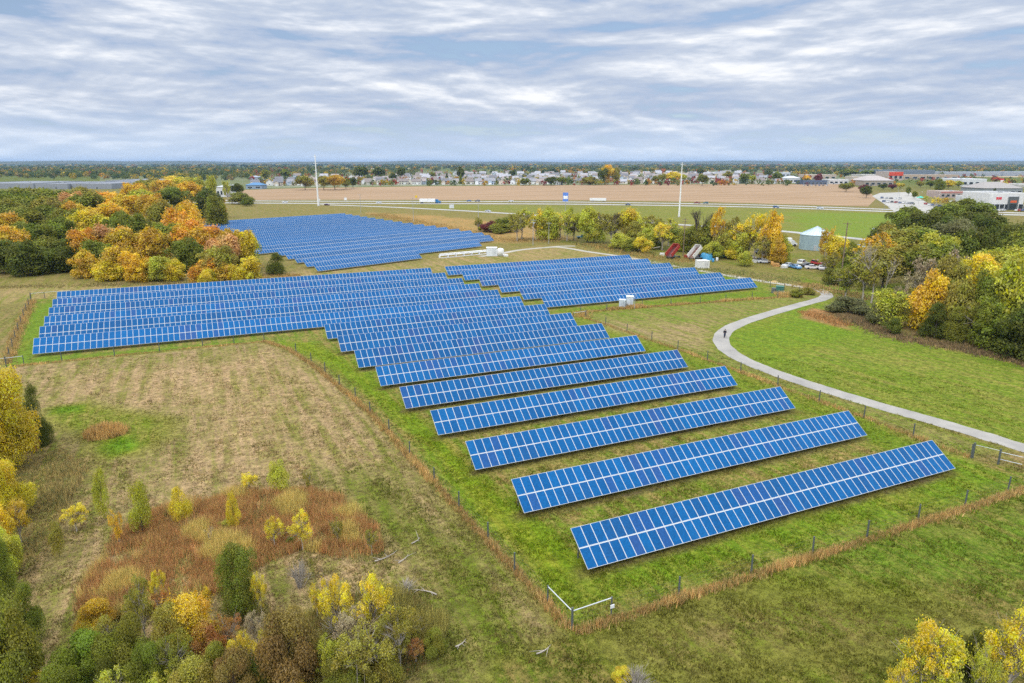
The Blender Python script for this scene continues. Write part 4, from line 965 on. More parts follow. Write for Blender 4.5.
placed([
    (922, 706, 616, 68, 'yellow', 'airy', 'yellow leafy tree rising at the bottom right, first of three'), (930, 712, 636, 60, 'lime', 'airy', 'yellow-green bush at the foot of the first bottom right tree'), (966, 690, 613, 34, 'dark green', 'shrub', 'dark green bushy tree between the two yellow ones'),
    (1004, 706, 611, 62, 'yellow', 'airy', 'yellow tree in the bottom right corner'), (978, 716, 640, 40, 'lime', 'airy', 'yellow-green sprigs between the bottom right trees'), (1040, 710, 620, 50, 'yellow', 'airy', 'yellow tree cut by the right edge at the bottom'), (895, 716, 664, 34, 'yellow', 'airy', 'low yellow sprigs left of the bottom right trees'),
], 'broadleaf_tree', 'tree', 'yellow trees of the near right corner', 'near')
t_ = bare_tree('twiggy_shrub', spot(636, 690), px(spot(636, 690), 34), 2.2, 'grey leafless twiggy shrub at the bottom edge', 'shrub', me=BRUSH[1])
bare_tree('twiggy_shrub', spot(300, 588), px(spot(300, 588), 26), 3.2, 'grey leafless shrub below the weed thicket', 'shrub', me=BRUSH[0])
bare_tree('twiggy_shrub', spot(340, 640), px(spot(340, 640), 50), 3.0, 'grey leafless brush under the airy yellow trees', 'shrub', me=BRUSH[1])
bare_tree('twiggy_shrub', spot(405, 592), px(spot(405, 592), 28), 1.3, 'low grey leafless shrub near the fallen branches', 'shrub', me=BRUSH[0])
bare_tree('twiggy_shrub', spot(210, 547), px(spot(210, 547), 18), 2.4, 'pale leafless stem inside the weed thicket', 'shrub', me=BARE[1])
r_ = np.random.RandomState(77); tp = spot(105, 434); ta = r_.uniform(0, 6.28, 420); tr = r_.uniform(0, 1, 420) ** .6
tag(blades('grass_tussock', tp.x + np.cos(ta) * tr * 2.6, tp.y + np.sin(ta) * tr * 2.4, 1.75 - .8 * tr, .045, pick([(.55, .36, .13), (.62, .42, .17), (.46, .30, .11)], 420, 78), 5, .15, .4, 79), 'orange dry grass tussock in the green patch of the tan field', 'grass clump')
plant('weed_clump', 'shrub', spot(388, 680), 2.2, .8, COLS['olive'], 'low olive weed clump by the bottom edge', 'plant', None, 'near')
plant('weed_clump', 'shrub', spot(622, 682), 1.6, 1.3, COLS['yellow'], 'small yellow weed beside the twiggy shrub at the bottom', 'plant', None, 'near')
for k, (u, v, L, a, lab) in enumerate([(388, 558, 2.6, .2, 'pale fallen branch lying across the grass beside the thicket'), (405, 560, 1.6, .5, 'short pale branch right of the longer fallen one'), (425, 592, 2.4, 2.2, 'forked pale branch on the grass above the olive shrub'), (417, 542, 1.3, .4, 'small pale branch highest up in the grass'),
                                        (350, 536, 3.4, 1.1, 'long pale stick leaning in the thicket end'), (545, 652, 1.5, .1, 'pale flat branch on the foreground grass'), (462, 645, 1.2, .3, 'small weathered branch in the grass right of the bushes')]):
    r = random.Random(k); b = MB()
    P = [(math.cos(a + i * .1) * L * (i / 4 - .5), math.sin(a + i * .1) * L * (i / 4 - .5), .12 + .05 * r.random()) for i in range(5)]
    b.tube(P, [.06, .055, .045, .03, .012], 6)
    for i in (1, 2, 3): b.tube([P[i], (P[i][0] + r.gauss(0, .5), P[i][1] + r.gauss(0, .5), .25)], [.03, .008], 5)
    tag(b.build('fallen_branch', M['pale_bark'], loc=tuple(spot(u, v))), lab, 'branch', 'fallen branches on the grass')

# ------------------------------------------------------------------ masts, poles, signs
def mast(u, bv, tv, label, r0=.75):
    p = spot(u, bv); h = front(bv, u, tv)
    t = thing('transmission_monopole', label, 'power mast', p)
    MB().tube([(0, 0, 0), (0, 0, h * .5), (0, 0, h)], [r0, r0 * .72, r0 * .4], 12).build('shaft', M['white'], t)
    MB().tube([(0, 0, -.1), (0, 0, .5)], [r0 * 1.5, r0 * 1.5], 12).build('footing', M['concrete'], t)
    b = MB()
    for z, l in ((h * .97, 1.6), (h * .83, 2.0), (h * .69, 1.8)):
        for s in (-1, 1): b.tube([(0, 0, z - .3), (s * l, 0, z)], [.14, .07], 6)
    b.build('cross_arm', M['white'], t)
mast(318.5, 206, 154.5, 'taller white transmission monopole beyond the far solar block')
mast(679, 217, 162.5, 'slimmer white monopole behind the middle tree line', .6)

def pole(u, bv, tv, label, mat='wood', r=.16, arms=1, gear=False):
    p = spot(u, bv); h = front(bv, u, tv)
    t = thing('utility_pole', label, 'pole', p, facing(p))
    MB().tube([(0, 0, -.2), (0, 0, h)], [r, r * .7], 8).build('shaft', M[mat], t)
    for k in range(arms): MB().box((0, -r - .06, h - .5 - k * .9), (2.4, .1, .14)).build('cross_arm', M[mat], t)
    if gear:
        MB().lathe([(0, 0), (.25, 0), (.25, .8), (0, .8)], (.3, -.35, h - 2.2), 10).build('transformer', M['steel'], t)
    return t
pole(361, 215, 194, 'thin grey utility pole right of the taller monopole', 'steel', .14)
pole(413.5, 221.5, 197.5, 'grey utility pole behind the far solar block below the truck', 'steel', .15)
pole(478.5, 227, 199.5, 'grey utility pole beside the purplish shrub', 'steel', .16)
pole(533, 245.5, 219, 'grey metal pole with floodlights by the gravel track', 'steel', .14, 2, True)
pole(548.7, 244, 222, 'second metal pole by the gravel track, right of the floodlights', 'steel', .11, 1)
pole(683, 256, 218, 'tall wooden utility pole between the two tilted dump bodies', 'wood', .17, 2)
pole(840.5, 281, 222, 'tall brown wooden utility pole in the yellow trees beside the bin', 'wood', .2, 1)
pole(634.5, 309, 294, 'slim grey metal post beside the grey cabinets', 'steel', .08, 0)
for k, (u, bv, tv) in enumerate([(898, 205, 190), (918, 206, 192), (935, 209, 195), (897.5, 197, 187), (884, 212, 199), (950, 212, 199)]):
    p = spot(u, bv); h = front(bv, u, tv)
    t = thing('street_lamp', ['street lamp in the middle of the concrete lot', 'street lamp at the lot edge beside the teal awning', 'street lamp by the dealership road', 'street lamp at the far side of the concrete lot', 'street lamp beside the highway overpass', 'street lamp before the small white shop'][k], 'street lamp', p, facing(p), 'street lamps of the shopping area')
    MB().tube([(0, 0, -.2), (0, 0, h), (1.2, 0, h + .2)], [.11, .08, .05], 8).build('post', M['steel'], t)
    MB().box((1.5, 0, h + .15), (.8, .35, .18)).build('lamp_head', M['white'], t)

def sign(name, u, bv, tv, w, h, label, cat, col, legs=1, stripe=None, mat='steel'):
    p = spot(u, bv); H = front(bv, u, tv)
    t = thing(name, label, cat, p, facing(p))
    for x in ([0] if legs == 1 else [-w * .35, w * .35]): MB().tube([(x, 0, -.2), (x, 0, H - h * .5)], [.12, .1], 8).build('post', M[mat], t)
    f = MB().box((0, -.16, H - h / 2), (w, .14, h)).build('sign_panel', M['paint'], t, color=col)
    if stripe: MB().box((0, -.25, H - h * .55), (w * .8, .04, h * .35)).build('sign_band', M['paint'], f, color=stripe)
    return t
sign('mast_sign', 564.8, 236, 192.5, 2.6, 4.2, 'blue and white sign on a tall mast behind the gravel track', 'sign', (.12, .25, .70), 1, (.85, .87, .9))
sign('warning_sign', 416.5, 205, 195.5, 1.8, 1.8, 'yellow road sign above the highway left of the truck', 'road sign', (.75, .50, .02))
sign('road_sign', 451.7, 211.5, 204.5, 3.4, 2.6, 'pale blank back of a road sign beside the ramp', 'road sign', (.62, .66, .72), 2)
sign('road_sign', 345.8, 204.5, 197.5, 2.0, 2.2, 'white road sign right of the taller monopole', 'road sign', (.75, .76, .78), 1)
sign('road_sign', 873.2, 238, 228, 1.6, 2.4, 'blue-white sign on a post before the eastern wood', 'road sign', (.55, .62, .78), 1)
sign('road_sign', 319.5, 203.5, 199, 1.4, 1.2, 'small white sign at the foot of the taller monopole', 'road sign', (.75, .76, .78), 1)

# ------------------------------------------------------------------ yard objects
def cabin(name, u, bv, w, d, h, label, cat, col, roof='flat', rz=None, door=True, ribs=True):
    p = spot(u, bv); t = thing(name, label, cat, p, facing(p) if rz is None else rz)
    b = MB().box((0, d / 2, h / 2), (w, d, h)); 
    if ribs:
        n = int(w / .45)
        for i in range(n + 1): b.box((-w / 2 + w * i / n, -.015, h / 2), (.05, .03, h - .1))
    b.build('cabin_wall', M['paint'], t, color=col)
    MB().box((0, d / 2, h + .06), (w + .16, d + .16, .12)).build('roof', M['paint'], t, color=[c * 1.1 for c in col])
    if door:
        f = MB().box((w * .22, -.045, h * .46), (w * .3, .03, h * .84)).build('door', M['paint'], t, color=[c * .82 for c in col])
        MB().box((w * .33, -.075, h * .48), (.06, .04, .25)).build('handle', M['dark_steel'], f)
    MB().box((0, d / 2, .03), (w + .5, d + .5, .16)).build('pad', M['concrete'], t)
    return t
cabin('inverter_cabinet', 622, 308.5, 1.5, 1.6, 2.0, 'grey-blue cabinet, left and lower of the pair by the eastern block', 'equipment cabinet', (.50, .56, .62))
cabin('inverter_cabinet', 629.5, 307.5, 1.7, 1.9, 2.6, 'taller pale grey cabinet of the pair by the eastern block', 'equipment cabinet', (.56, .62, .68))
p = spot(625.6, 308); b = MB().box((0, 0, .7), (.5, .7, 1.4)); b.box((0, -.37, .9), (.3, .04, .4), 1)
tag(b.build('switch_box', [M['steel'], M['dark_steel']], loc=p, rot=(0, 0, facing(p))), 'small dark switch box between the two grey cabinets', 'equipment box')
cabin('equipment_shelter', 491.8, 256.2, 4.0, 3, 3.1, 'white equipment shelter at the end of the long white pipes', 'equipment shelter', (.66, .70, .73), ribs=False)
p = spot(500.5, 256); t = thing('storage_tank', 'white upright storage tank beside the equipment shelter', 'tank', p)
MB().lathe([(0, 0), (1.35, 0), (1.35, 2.3), (1.2, 2.7), (.7, 2.95), (0, 3.0)], n=24).build('tank_shell', M['white'], t)
MB().lathe([(.25, 2.9), (.25, 3.15), (0, 3.15)], n=12).build('hatch', M['steel'], t)
p = spot(505.5, 256.2); tag(MB().box((0, 0, .35), (1.6, 1.6, .7)).box((0, 0, .75), (.9, .9, .12)).build('junction_box', M['white'], loc=p), 'low white junction box right of the white tank', 'equipment box')
A_, B_ = spot(440, 258.0), spot(487, 253.6)
t = thing('pipe_rack', 'long low white pipe rack behind the wide solar block', 'pipe rack', A_, math.atan2(B_.y - A_.y, B_.x - A_.x)); Lr = (B_ - A_).length
for k, (y, z) in enumerate(((0, .9), (.5, .9), (.25, 1.35))): MB().tube([(0, y, z), (Lr, y, z)], .2, 10).build('pipe', M['white'], t)
for k in range(7): MB().box((Lr * k / 6, .25, .45), (.25, .9, 1.0)).build('support', M['white'], t)
MB().box((Lr / 2, -.6, .06), (Lr, 1.4, .12)).build('walkway', M['concrete'], t)
cabin('utility_box', 779.5, 292.2, 2.0, 1.6, 1.5, 'dark green utility box beside the path bend', 'equipment box', (.04, .16, .13))
p = spot(773.5, 292.8); b = MB().box((0, 0, .65), (1.2, 1.0, 1.3)); b.box((0, -.52, .65), (.9, .04, 1.0), 1); b.box((0, 0, 1.33), (1.3, 1.1, .06))
tag(b.build('junction_box', [M['dark_steel'], M['post']], loc=p, rot=(0, 0, .6)), 'smaller dark box left of the green utility box', 'equipment box')
cabin('storage_shed', 704.2, 268.5, 3.7, 3.2, 2.5, 'square white shed with ribbed walls by the gravel track', 'shed', (.68, .68, .66), rz=facing(spot(704, 268)) + R(28))
p = spot(548, 245); t = None

def dump_body(u, bv, w, L, h, tilt, label, col, inner, rz):
    p = spot(u, bv); t = thing('dump_body', label, 'dump trailer', p, rz)
    rot = Matrix.Rotation(-tilt, 3, 'Y')
    T = lambda x, y, z: tuple(rot @ Vector((x, y, z)) + Vector((0, 0, .9)))
    def panel(name, c, d, mat, col): 
        b = MB().box((0, 0, 0), d); q = b.build(name, M[mat], t, loc=T(*c), rot=(0, -tilt, 0), color=col); return q
    panel('bed_floor', (L / 2, 0, 0), (L, w, .14), 'paint', inner)
    s = panel('side_wall', (L / 2, -w / 2, h / 2), (L, .12, h), 'paint', col); panel('side_wall', (L / 2, w / 2, h / 2), (L, .12, h), 'paint', col)
    b = MB()
    for i in range(7): b.box((-L / 2 + .2 + (L - .4) * i / 6, -.09, 0), (.12, .06, h))
    b.build('rib', M['paint'], s, color=col)
    panel('head_board', (L, 0, h / 2 + .1), (.12, w, h + .2), 'paint', col)
    MB().box((L * .4, 0, .75), (L * .9, w * .5, .22)).build('chassis', M['dark_steel'], t)
    MB().tube([(L * .55, 0, .8), T(L * .75, 0, -.1)], .12, 8).build('ram', M['steel'], t)
    wh = MB().lathe([(0, -.14), (.3, -.16), (.5, -.14), (.5, .14), (.3, .16), (0, .14)], n=18).mesh('wheel', M['rubber'])
    for x in (.6, L * .8):
        for y in (-w * .42, w * .42): link('wheel', wh, t, (x, y, .5), (R(90), 0, 0))
dump_body(669, 259, 2.8, 5.6, 1.4, R(36), 'red dump body tilted up, beside the wooden utility pole', (.38, .045, .03), (.10, .03, .03), facing(spot(667, 258)) + R(52))
dump_body(691, 260.5, 2.8, 5.4, 1.4, R(40), 'white dump body tilted up, left of the blue tarp', (.70, .68, .66), (.14, .07, .05), facing(spot(692, 260)) + R(48))
p = spot(706.5, 259.5); r = np.random.RandomState(5); prof = [(0.0, 2.9), (1.2, 2.8), (1.9, 2.3), (2.2, 1.4), (2.35, .5), (2.5, 0)]
b = MB().lathe(prof[::-1], n=20); b.v = [(x * (1 + .12 * math.sin(3 * math.atan2(y, x))), y * .9, z * (1 + .1 * math.sin(2 * x))) for x, y, z in b.v]
tag(b.build('tarp_heap', M['tarp'], loc=p), 'blue tarpaulin heap behind the white shed', 'tarp')
p = spot(710, 257); tag(MB().box((0, 0, .7), (2.6, 1.6, 1.2)).box((.2, 0, 1.45), (1.8, 1.3, .35)).build('scrap_crate', M['paint'], loc=p, color=(.3, .3, .28)), 'pale scrap crate behind the blue tarp', 'crate')

# grain bin
p = spot(815, 249); wr = px(p, 15.2); hw = front(249, 815, 234); ha = front(249, 815, 226.5)
t = thing('grain_bin', 'round corrugated metal grain bin with conical roof among yellow trees', 'grain bin', p, facing(p))
M['bin'] = material('corrugated_metal', (.31, .42, .475), .45, .15, .6, .2)
M['bin_roof'] = material('bin_roof_metal', (.45, .56, .63), .45, .12, .6, .2)
prof = []
for i in range(40): z = hw * i / 39; prof.append((wr + (.05 if i % 2 else 0), z))
MB().lathe(prof, n=48).build('bin_wall', M['bin'], t)
rf = MB().lathe([(wr + .25, hw - .1), (wr * .5, hw + (ha - hw) * .52), (.7, ha - .25)], n=48)
for k in range(24):
    a = k * math.pi / 12; rf.tube([(math.cos(a) * (wr + .2), math.sin(a) * (wr + .2), hw), (math.cos(a) * .7, math.sin(a) * .7, ha - .2)], .06, 4, 0, False)
rf = rf.build('roof', M['bin_roof'], t)
MB().lathe([(.75, ha - .3), (.75, ha), (0, ha + .25)], n=16).build('cap', M['steel'], rf)
MB().box((0, -wr - .06, 1.1), (1.0, .14, 2.1)).build('door', M['steel'], t)
b = MB()
for x in (-.25, .25): b.tube([(2 + x, -wr + .1, 0), (2 + x, -wr + .1, hw)], .03, 4)
for i in range(14): b.tube([(1.75, -wr + .1, .3 + i * hw / 14), (2.25, -wr + .1, .3 + i * hw / 14)], .02, 4)
b.build('ladder', M['steel'], t)

# ------------------------------------------------------------------ vehicles
def car_meshes(kind):
    """body prism with bonnet, cabin glass and four wheels; length along x"""
    if kind == 'sedan':
        body = [(-2.3, .35), (-2.3, .85), (-2.15, .98), (-1.35, 1.02), (-.75, 1.45), (.45, 1.47), (1.15, 1.0), (2.1, .86), (2.3, .7), (2.3, .35)]
        glass = [(-1.18, 1.05), (-.70, 1.40), (.42, 1.42), (.98, 1.05)]; w = 1.76; ax = (-1.38, 1.42)
    elif kind == 'suv':
        body = [(-2.3, .45), (-2.35, 1.0), (-2.2, 1.15), (-2.0, 1.75), (.35, 1.78), (1.0, 1.15), (2.15, 1.05), (2.35, .8), (2.35, .45)]
        glass = [(-2.05, 1.2), (-1.9, 1.68), (.30, 1.70), (.82, 1.2)]; w = 1.9; ax = (-1.4, 1.45)
    else:  # pickup
        body = [(-2.8, .55), (-2.8, 1.1), (-.7, 1.12), (-.65, 1.8), (.65, 1.82), (1.2, 1.2), (2.6, 1.1), (2.8, .8), (2.8, .55)]
        glass = [(-.55, 1.2), (-.50, 1.72), (.58, 1.74), (1.0, 1.2)]; w = 1.95; ax = (-1.75, 1.75)
    b = MB(); n = len(body); tap = lambda z: w / 2 - max(0, z - 1.0) * .22
    vs = [(x, -tap(z), z) for x, z in body] + [(x, tap(z), z) for x, z in body]
    b.add(vs, [tuple(range(n)), tuple(reversed(range(n, 2 * n)))] + [(i, n + i, n + (i + 1) % n, (i + 1) % n) for i in range(n)])
    g = MB()
    for s in (-1, 1): g.add([(x, s * (tap(z) + .015), z) for x, z in glass], [(0, 1, 2, 3)])
    gx0, gx1 = glass[0], glass[3]; up = [q for q in body if q[1] > 1.3]
    ks = [i for i in range(n - 1) if abs(body[i][1] - body[i + 1][1]) > .3 and max(body[i][1], body[i + 1][1]) > 1.3]
    for i in ks:
        (xa, za), (xb, zb) = body[i], body[i + 1]; dx, dz = xb - xa, zb - za; L = math.hypot(dx, dz); nx_, nz_ = -dz / L * .02, dx / L * .02
        q = []
        for f, s in ((.12, -1), (.12, 1), (.9, 1), (.9, -1)): q.append((xa + dx * f + nx_, s * (tap(za + dz * f) - .12), za + dz * f + nz_))
        g.add(q, [(0, 1, 2, 3)])
    wh = MB().lathe([(0, -.1), (.22, -.12), (.34, -.1), (.34, .1), (.22, .12), (0, .1)], n=14)
    lp = MB()
    for s in (-1, 1): lp.box((body[-2][0] - .01, s * w * .36, body[-2][1] - .02), (.08, .32, .14))
    return b.mesh('car_body', M['carpaint']), g.mesh('window_glass', M['glass']), wh.mesh('wheel', M['rubber']), lp.mesh('headlight', M['white']), ax, w
CARS = {k: car_meshes(k) for k in ('sedan', 'suv', 'pickup')}
def car(kind, p, rz, col, label, group=None, lamps=False, cat='car'):
    bm, gm, wm, lm, ax, w = CARS[kind]
    t = thing('pickup_truck' if kind == 'pickup' else 'car', label, cat, p, rz, group)
    link('car_body', bm, t, color=col); link('window_glass', gm, t)
    for x in ax:
        for s in (-1, 1): link('wheel', wm, t, (x, s * (w / 2 - .1), .34), (R(90), 0, 0))
    if lamps: link('headlight', lm, t)
    return t
def heading(P, p):
    i = min(range(len(P) - 1), key=lambda k: math.hypot(P[k][0] - p[0], P[k][1] - p[1])); a, b_ = P[i], P[i + 1]
    return math.atan2(b_[1] - a[1], b_[0] - a[0])
def road_car(kind, u, v, P, back, col, label, z=.06):
    p = spot(u, v); i = min(range(len(P)), key=lambda k: abs(math.hypot(*(np.array(P[k]) - np.array(p[:2])))))
    h = heading(P, p); car(kind, (p.x, p.y, z), h + (math.pi if back else 0), col, label, 'traffic on the highway', True)
road_car('suv', 285, 203, HW2, True, (.72, .73, .75), 'white car on the highway left of the taller monopole')
road_car('sedan', 327, 205.5, RAMP, False, (.07, .02, .07), 'dark purple car right of the taller monopole')
road_car('sedan', 379, 203.3, HW2, False, (.55, .57, .60), 'silver car on the highway left of the truck')
road_car('sedan', 469, 201.5, HW1, True, (.03, .13, .30), 'blue car on the highway right of the truck')
road_car('suv', 477.5, 201.7, HW1, True, (.03, .035, .05), 'dark car just behind the blue one on the highway')
road_car('sedan', 511, 201.7, HW1, True, (.70, .71, .72), 'white car on the far carriageway above the ramp')
road_car('sedan', 488, 212, RAMP, False, (.50, .53, .58), 'silver car alone on the ramp road')
road_car('sedan', 628, 205.2, HW2, False, (.02, .06, .16), 'dark blue car on the highway left of the slimmer monopole')
road_car('pickup', 697, 203.7, HW1, True, (.20, .02, .025), 'dark red pickup on the highway right of the slimmer monopole')
road_car('suv', 705.7, 203.8, HW1, True, (.04, .13, .16), 'teal car behind the dark red pickup')
road_car('suv', 776, 208, HW2, False, (.03, .10, .26), 'blue car on the highway above the golden tree')
road_car('suv', 820, 209, HW2, False, (.55, .62, .68), 'pale silver car on the highway above the grain bin')
car('pickup', spot(582.5, 238.5), facing(spot(582, 238)) + R(8), (.015, .15, .22), 'teal-blue pickup parked under the middle tree line', None, True, 'pickup truck')
# articulated truck
p = spot(431.5, 203.4); h = heading(HW2, p); t = thing('semi_truck', 'white semi trailer with blue cab on the highway', 'truck', (p.x, p.y, .06), h)
MB().box((-3.5, 0, 2.55), (13.6, 2.55, 2.8)).build('trailer', M['white'], t)
cb = MB().prism([(3.7, .6), (3.7, 3.3), (4.4, 3.6), (5.9, 3.3), (6.3, 2.1), (8.0, 1.9), (8.3, 1.3), (8.3, .6)], -1.2, 1.2).build('cab', M['carpaint'], t, color=(.02, .16, .38))
MB().add([(5.93, -1.0, 3.15), (5.93, 1.0, 3.15), (6.32, 1.0, 2.2), (6.32, -1.0, 2.2)], [(0, 1, 2, 3)]).build('windscreen', M['glass'], cb)
MB().box((-3, 0, 1.0), (12, 1.0, .25)).build('chassis', M['dark_steel'], t)
wh = MB().lathe([(0, -.18), (.3, -.2), (.52, -.18), (.52, .18), (.3, .2), (0, .18)], n=16).mesh('wheel', M['rubber'])
for x in (-9, -7.7, 3.9, 5.1, 7.4):
    for s in (-1, 1): link('wheel', wh, t, (x, s * 1.05, .52), (R(90), 0, 0))
p = spot(598, 201.4); h = heading(HW1, p); t = thing('box_trailer', 'long white trailer parked on the highway shoulder by the ploughed field', 'trailer', (p.x, p.y, .06), h)
MB().box((0, 0, 1.75), (15, 2.5, 2.2)).build('trailer_box', M['white'], t)
for x in (-5.5, -4.2, 5):
    for s in (-1, 1): link('wheel', wh, t, (x, s * 1.05, .52), (R(90), 0, 0))
# derelict vehicles under the yellow trees
for k, (kind, u, v, a, col, lab) in enumerate([
    ('pickup', 728, 257.5, .3, (.05, .28, .42), 'pale blue derelict pickup right of the white shed'), ('suv', 743, 258.3, -.2, (.34, .02, .04), 'red derelict car under the yellow trees'), ('sedan', 749.5, 258.8, .2, (.62, .58, .56), 'white derelict car next to the red one'),
    ('sedan', 760, 262, .9, (.05, .06, .09), 'dark derelict car below the airy olive tree'), ('sedan', 764, 263, .1, (.60, .62, .66), 'white derelict car half behind the dark one'), ('suv', 760.5, 253.8, .4, (.10, .12, .18), 'dark blue derelict van among the golden trees'),
    ('sedan', 789, 267, .3, (.55, .60, .66), 'pale derelict car left of the grain bin row'), ('sedan', 795.5, 268.5, -.4, (.10, .26, .50), 'blue derelict car below the grain bin'), ('suv', 802, 264.5, .5, (.66, .66, .64), 'white derelict van right below the grain bin'),
    ('sedan', 808, 267, .2, (.05, .05, .06), 'black derelict car below the amber thin tree'), ('suv', 817.5, 265, -.3, (.38, .03, .04), 'red derelict van below the amber thin tree'), ('sedan', 812, 269, .1, (.66, .64, .66), 'white derelict car in front of the red van'),
    ('sedan', 821, 269.5, .7, (.55, .53, .55), 'grey derelict car left of the bright yellow tree'), ('pickup', 833, 270.5, .2, (.04, .04, .05), 'dark derelict truck beside the brown utility pole'), ('pickup', 858, 249, .2, (.35, .52, .62), 'pale blue truck behind the amber airy tree'), ('suv', 700, 258.5, .4, (.09, .025, .025), 'dark red derelict van behind the blue tarp')]):
    car(kind, spot(u, v), facing(spot(u, v)) + a * 2.4, col, lab, 'derelict vehicles under the trees', False)
p = spot(787, 246); t = thing('box_truck', 'white box truck parked left of the grain bin', 'truck', p, facing(p) + R(15))
MB().box((-1, 0, 2.1), (5.2, 2.4, 2.7)).build('cargo_box', M['white'], t)
cb = MB().prism([(1.7, .6), (1.7, 2.4), (2.7, 2.35), (3.2, 1.5), (3.9, 1.35), (3.9, .6)], -1.05, 1.05).build('cab', M['carpaint'], t, color=(.65, .66, .68))
MB().add([(2.73, -.9, 2.25), (2.73, .9, 2.25), (3.22, .9, 1.58), (3.22, -.9, 1.58)], [(0, 1, 2, 3)]).build('windscreen', M['glass'], cb)
for x in (-2.4, 2.9):
    for s in (-1, 1): link('wheel', wh, t, (x, s * .95, .5), (R(90), 0, 0))
for k, (u, v, s, col, lab) in enumerate([(774, 282, .6, (.42, .30, .10), 'small yellow-brown rubble heap above the track'), ]):
    r = np.random.RandomState(k); b = MB().lathe([(2.2, 0), (1.7, .5), (.9, 1.0), (0, 1.2)], n=14, smooth=False)
    b.v = [(x * r.uniform(.75, 1.25), y * r.uniform(.75, 1.25), z * r.uniform(.4, .8) - .04) for x, y, z in b.v]
    tag(b.build('rubble_heap', M['paint'], loc=spot(u, v), scale=(s, s, s), color=col), lab, 'rubble')
DRUM = MB().lathe([(0, 0), (.3, 0), (.31, .3), (.3, .32), (.31, .6), (.3, .9), (0, .9)], n=14).mesh('oil_drum', M['paint'])
for k, (u, v, col, lab) in enumerate([(713, 262, (.05, .25, .50), 'blue drum right of the white shed'), (717, 261, (.6, .6, .58), 'white drum right of the blue drum by the shed'), (735, 259.5, (.45, .10, .06), 'red drum left of the red derelict car'), (772, 265, (.55, .30, .08), 'orange drum between the derelict cars'), (799, 269, (.6, .62, .62), 'white drum below the grain bin')]):
    tag(link('oil_drum', DRUM, None, spot(u, v), scale=(1.5, 1.5, 1.4), color=col), lab, 'drum', 'drums in the yard')
for k, (u, v, w, d, h, col, lab) in enumerate([(776, 266.5, 2.4, 1.6, 1.2, (.50, .28, .10), 'orange-brown scrap pallet stack left of the bin row'), (784, 268, 2.2, 1.2, .9, (.62, .62, .60), 'white scrap panels left of the blue derelict car'), (826, 268, 2.6, 1.4, 1.1, (.10, .12, .16), 'dark scrap stack left of the dark derelict truck'), (755, 262.5, 1.8, 1.2, 1.0, (.55, .55, .52), 'pale scrap crate beside the dark derelict car'), (687, 258, 2.4, 1.5, 1.2, (.35, .06, .04), 'low red scrap box between the two dump bodies'), (662, 255.5, 1.8, 1.2, 1.0, (.68, .68, .66), 'white scrap box left of the red dump body')]):
    b = MB(); n = 4
    for i in range(n): b.box((rnd.gauss(0, .08), rnd.gauss(0, .06), h * (i + .5) / n), (w * rnd.uniform(.8, 1), d * rnd.uniform(.8, 1), h / n * .82), 0, Matrix.Rotation(rnd.gauss(0, .08), 3, 'Z'))
    for x in (-w * .35, w * .35): b.box((x, 0, h / 2), (.1, d * .7, h * .98))
    tag(b.build('scrap_stack', M['paint'], loc=spot(u, v), rot=(0, 0, facing(spot(u, v)) + rnd.uniform(-.5, .5)), color=col), lab, 'scrap', 'scrap in the yard')
b = MB(); 
for k in range(6): b.tube([(-3 + k * .1, k * .5 - 1.2, .3 + .15 * (k % 2)), (3 + k * .12, k * .5 - 1.6, .4)], [.28, .2], 8)
tag(b.build('log_pile', M['wood'], loc=spot(634, 251.5), rot=(0, 0, -.5)), 'pile of felled logs beside the olive shrub by the track', 'log pile')
tag(MB().tube([(-5, 0, .6), (0, .2, .9), (6, .1, 2.4)], [.3, .25, .12], 8).build('fallen_log', M['pale_bark'], loc=spot(645, 252), rot=(0, 0, -.9)), 'pale fallen trunk sloping beside the log pile', 'log')

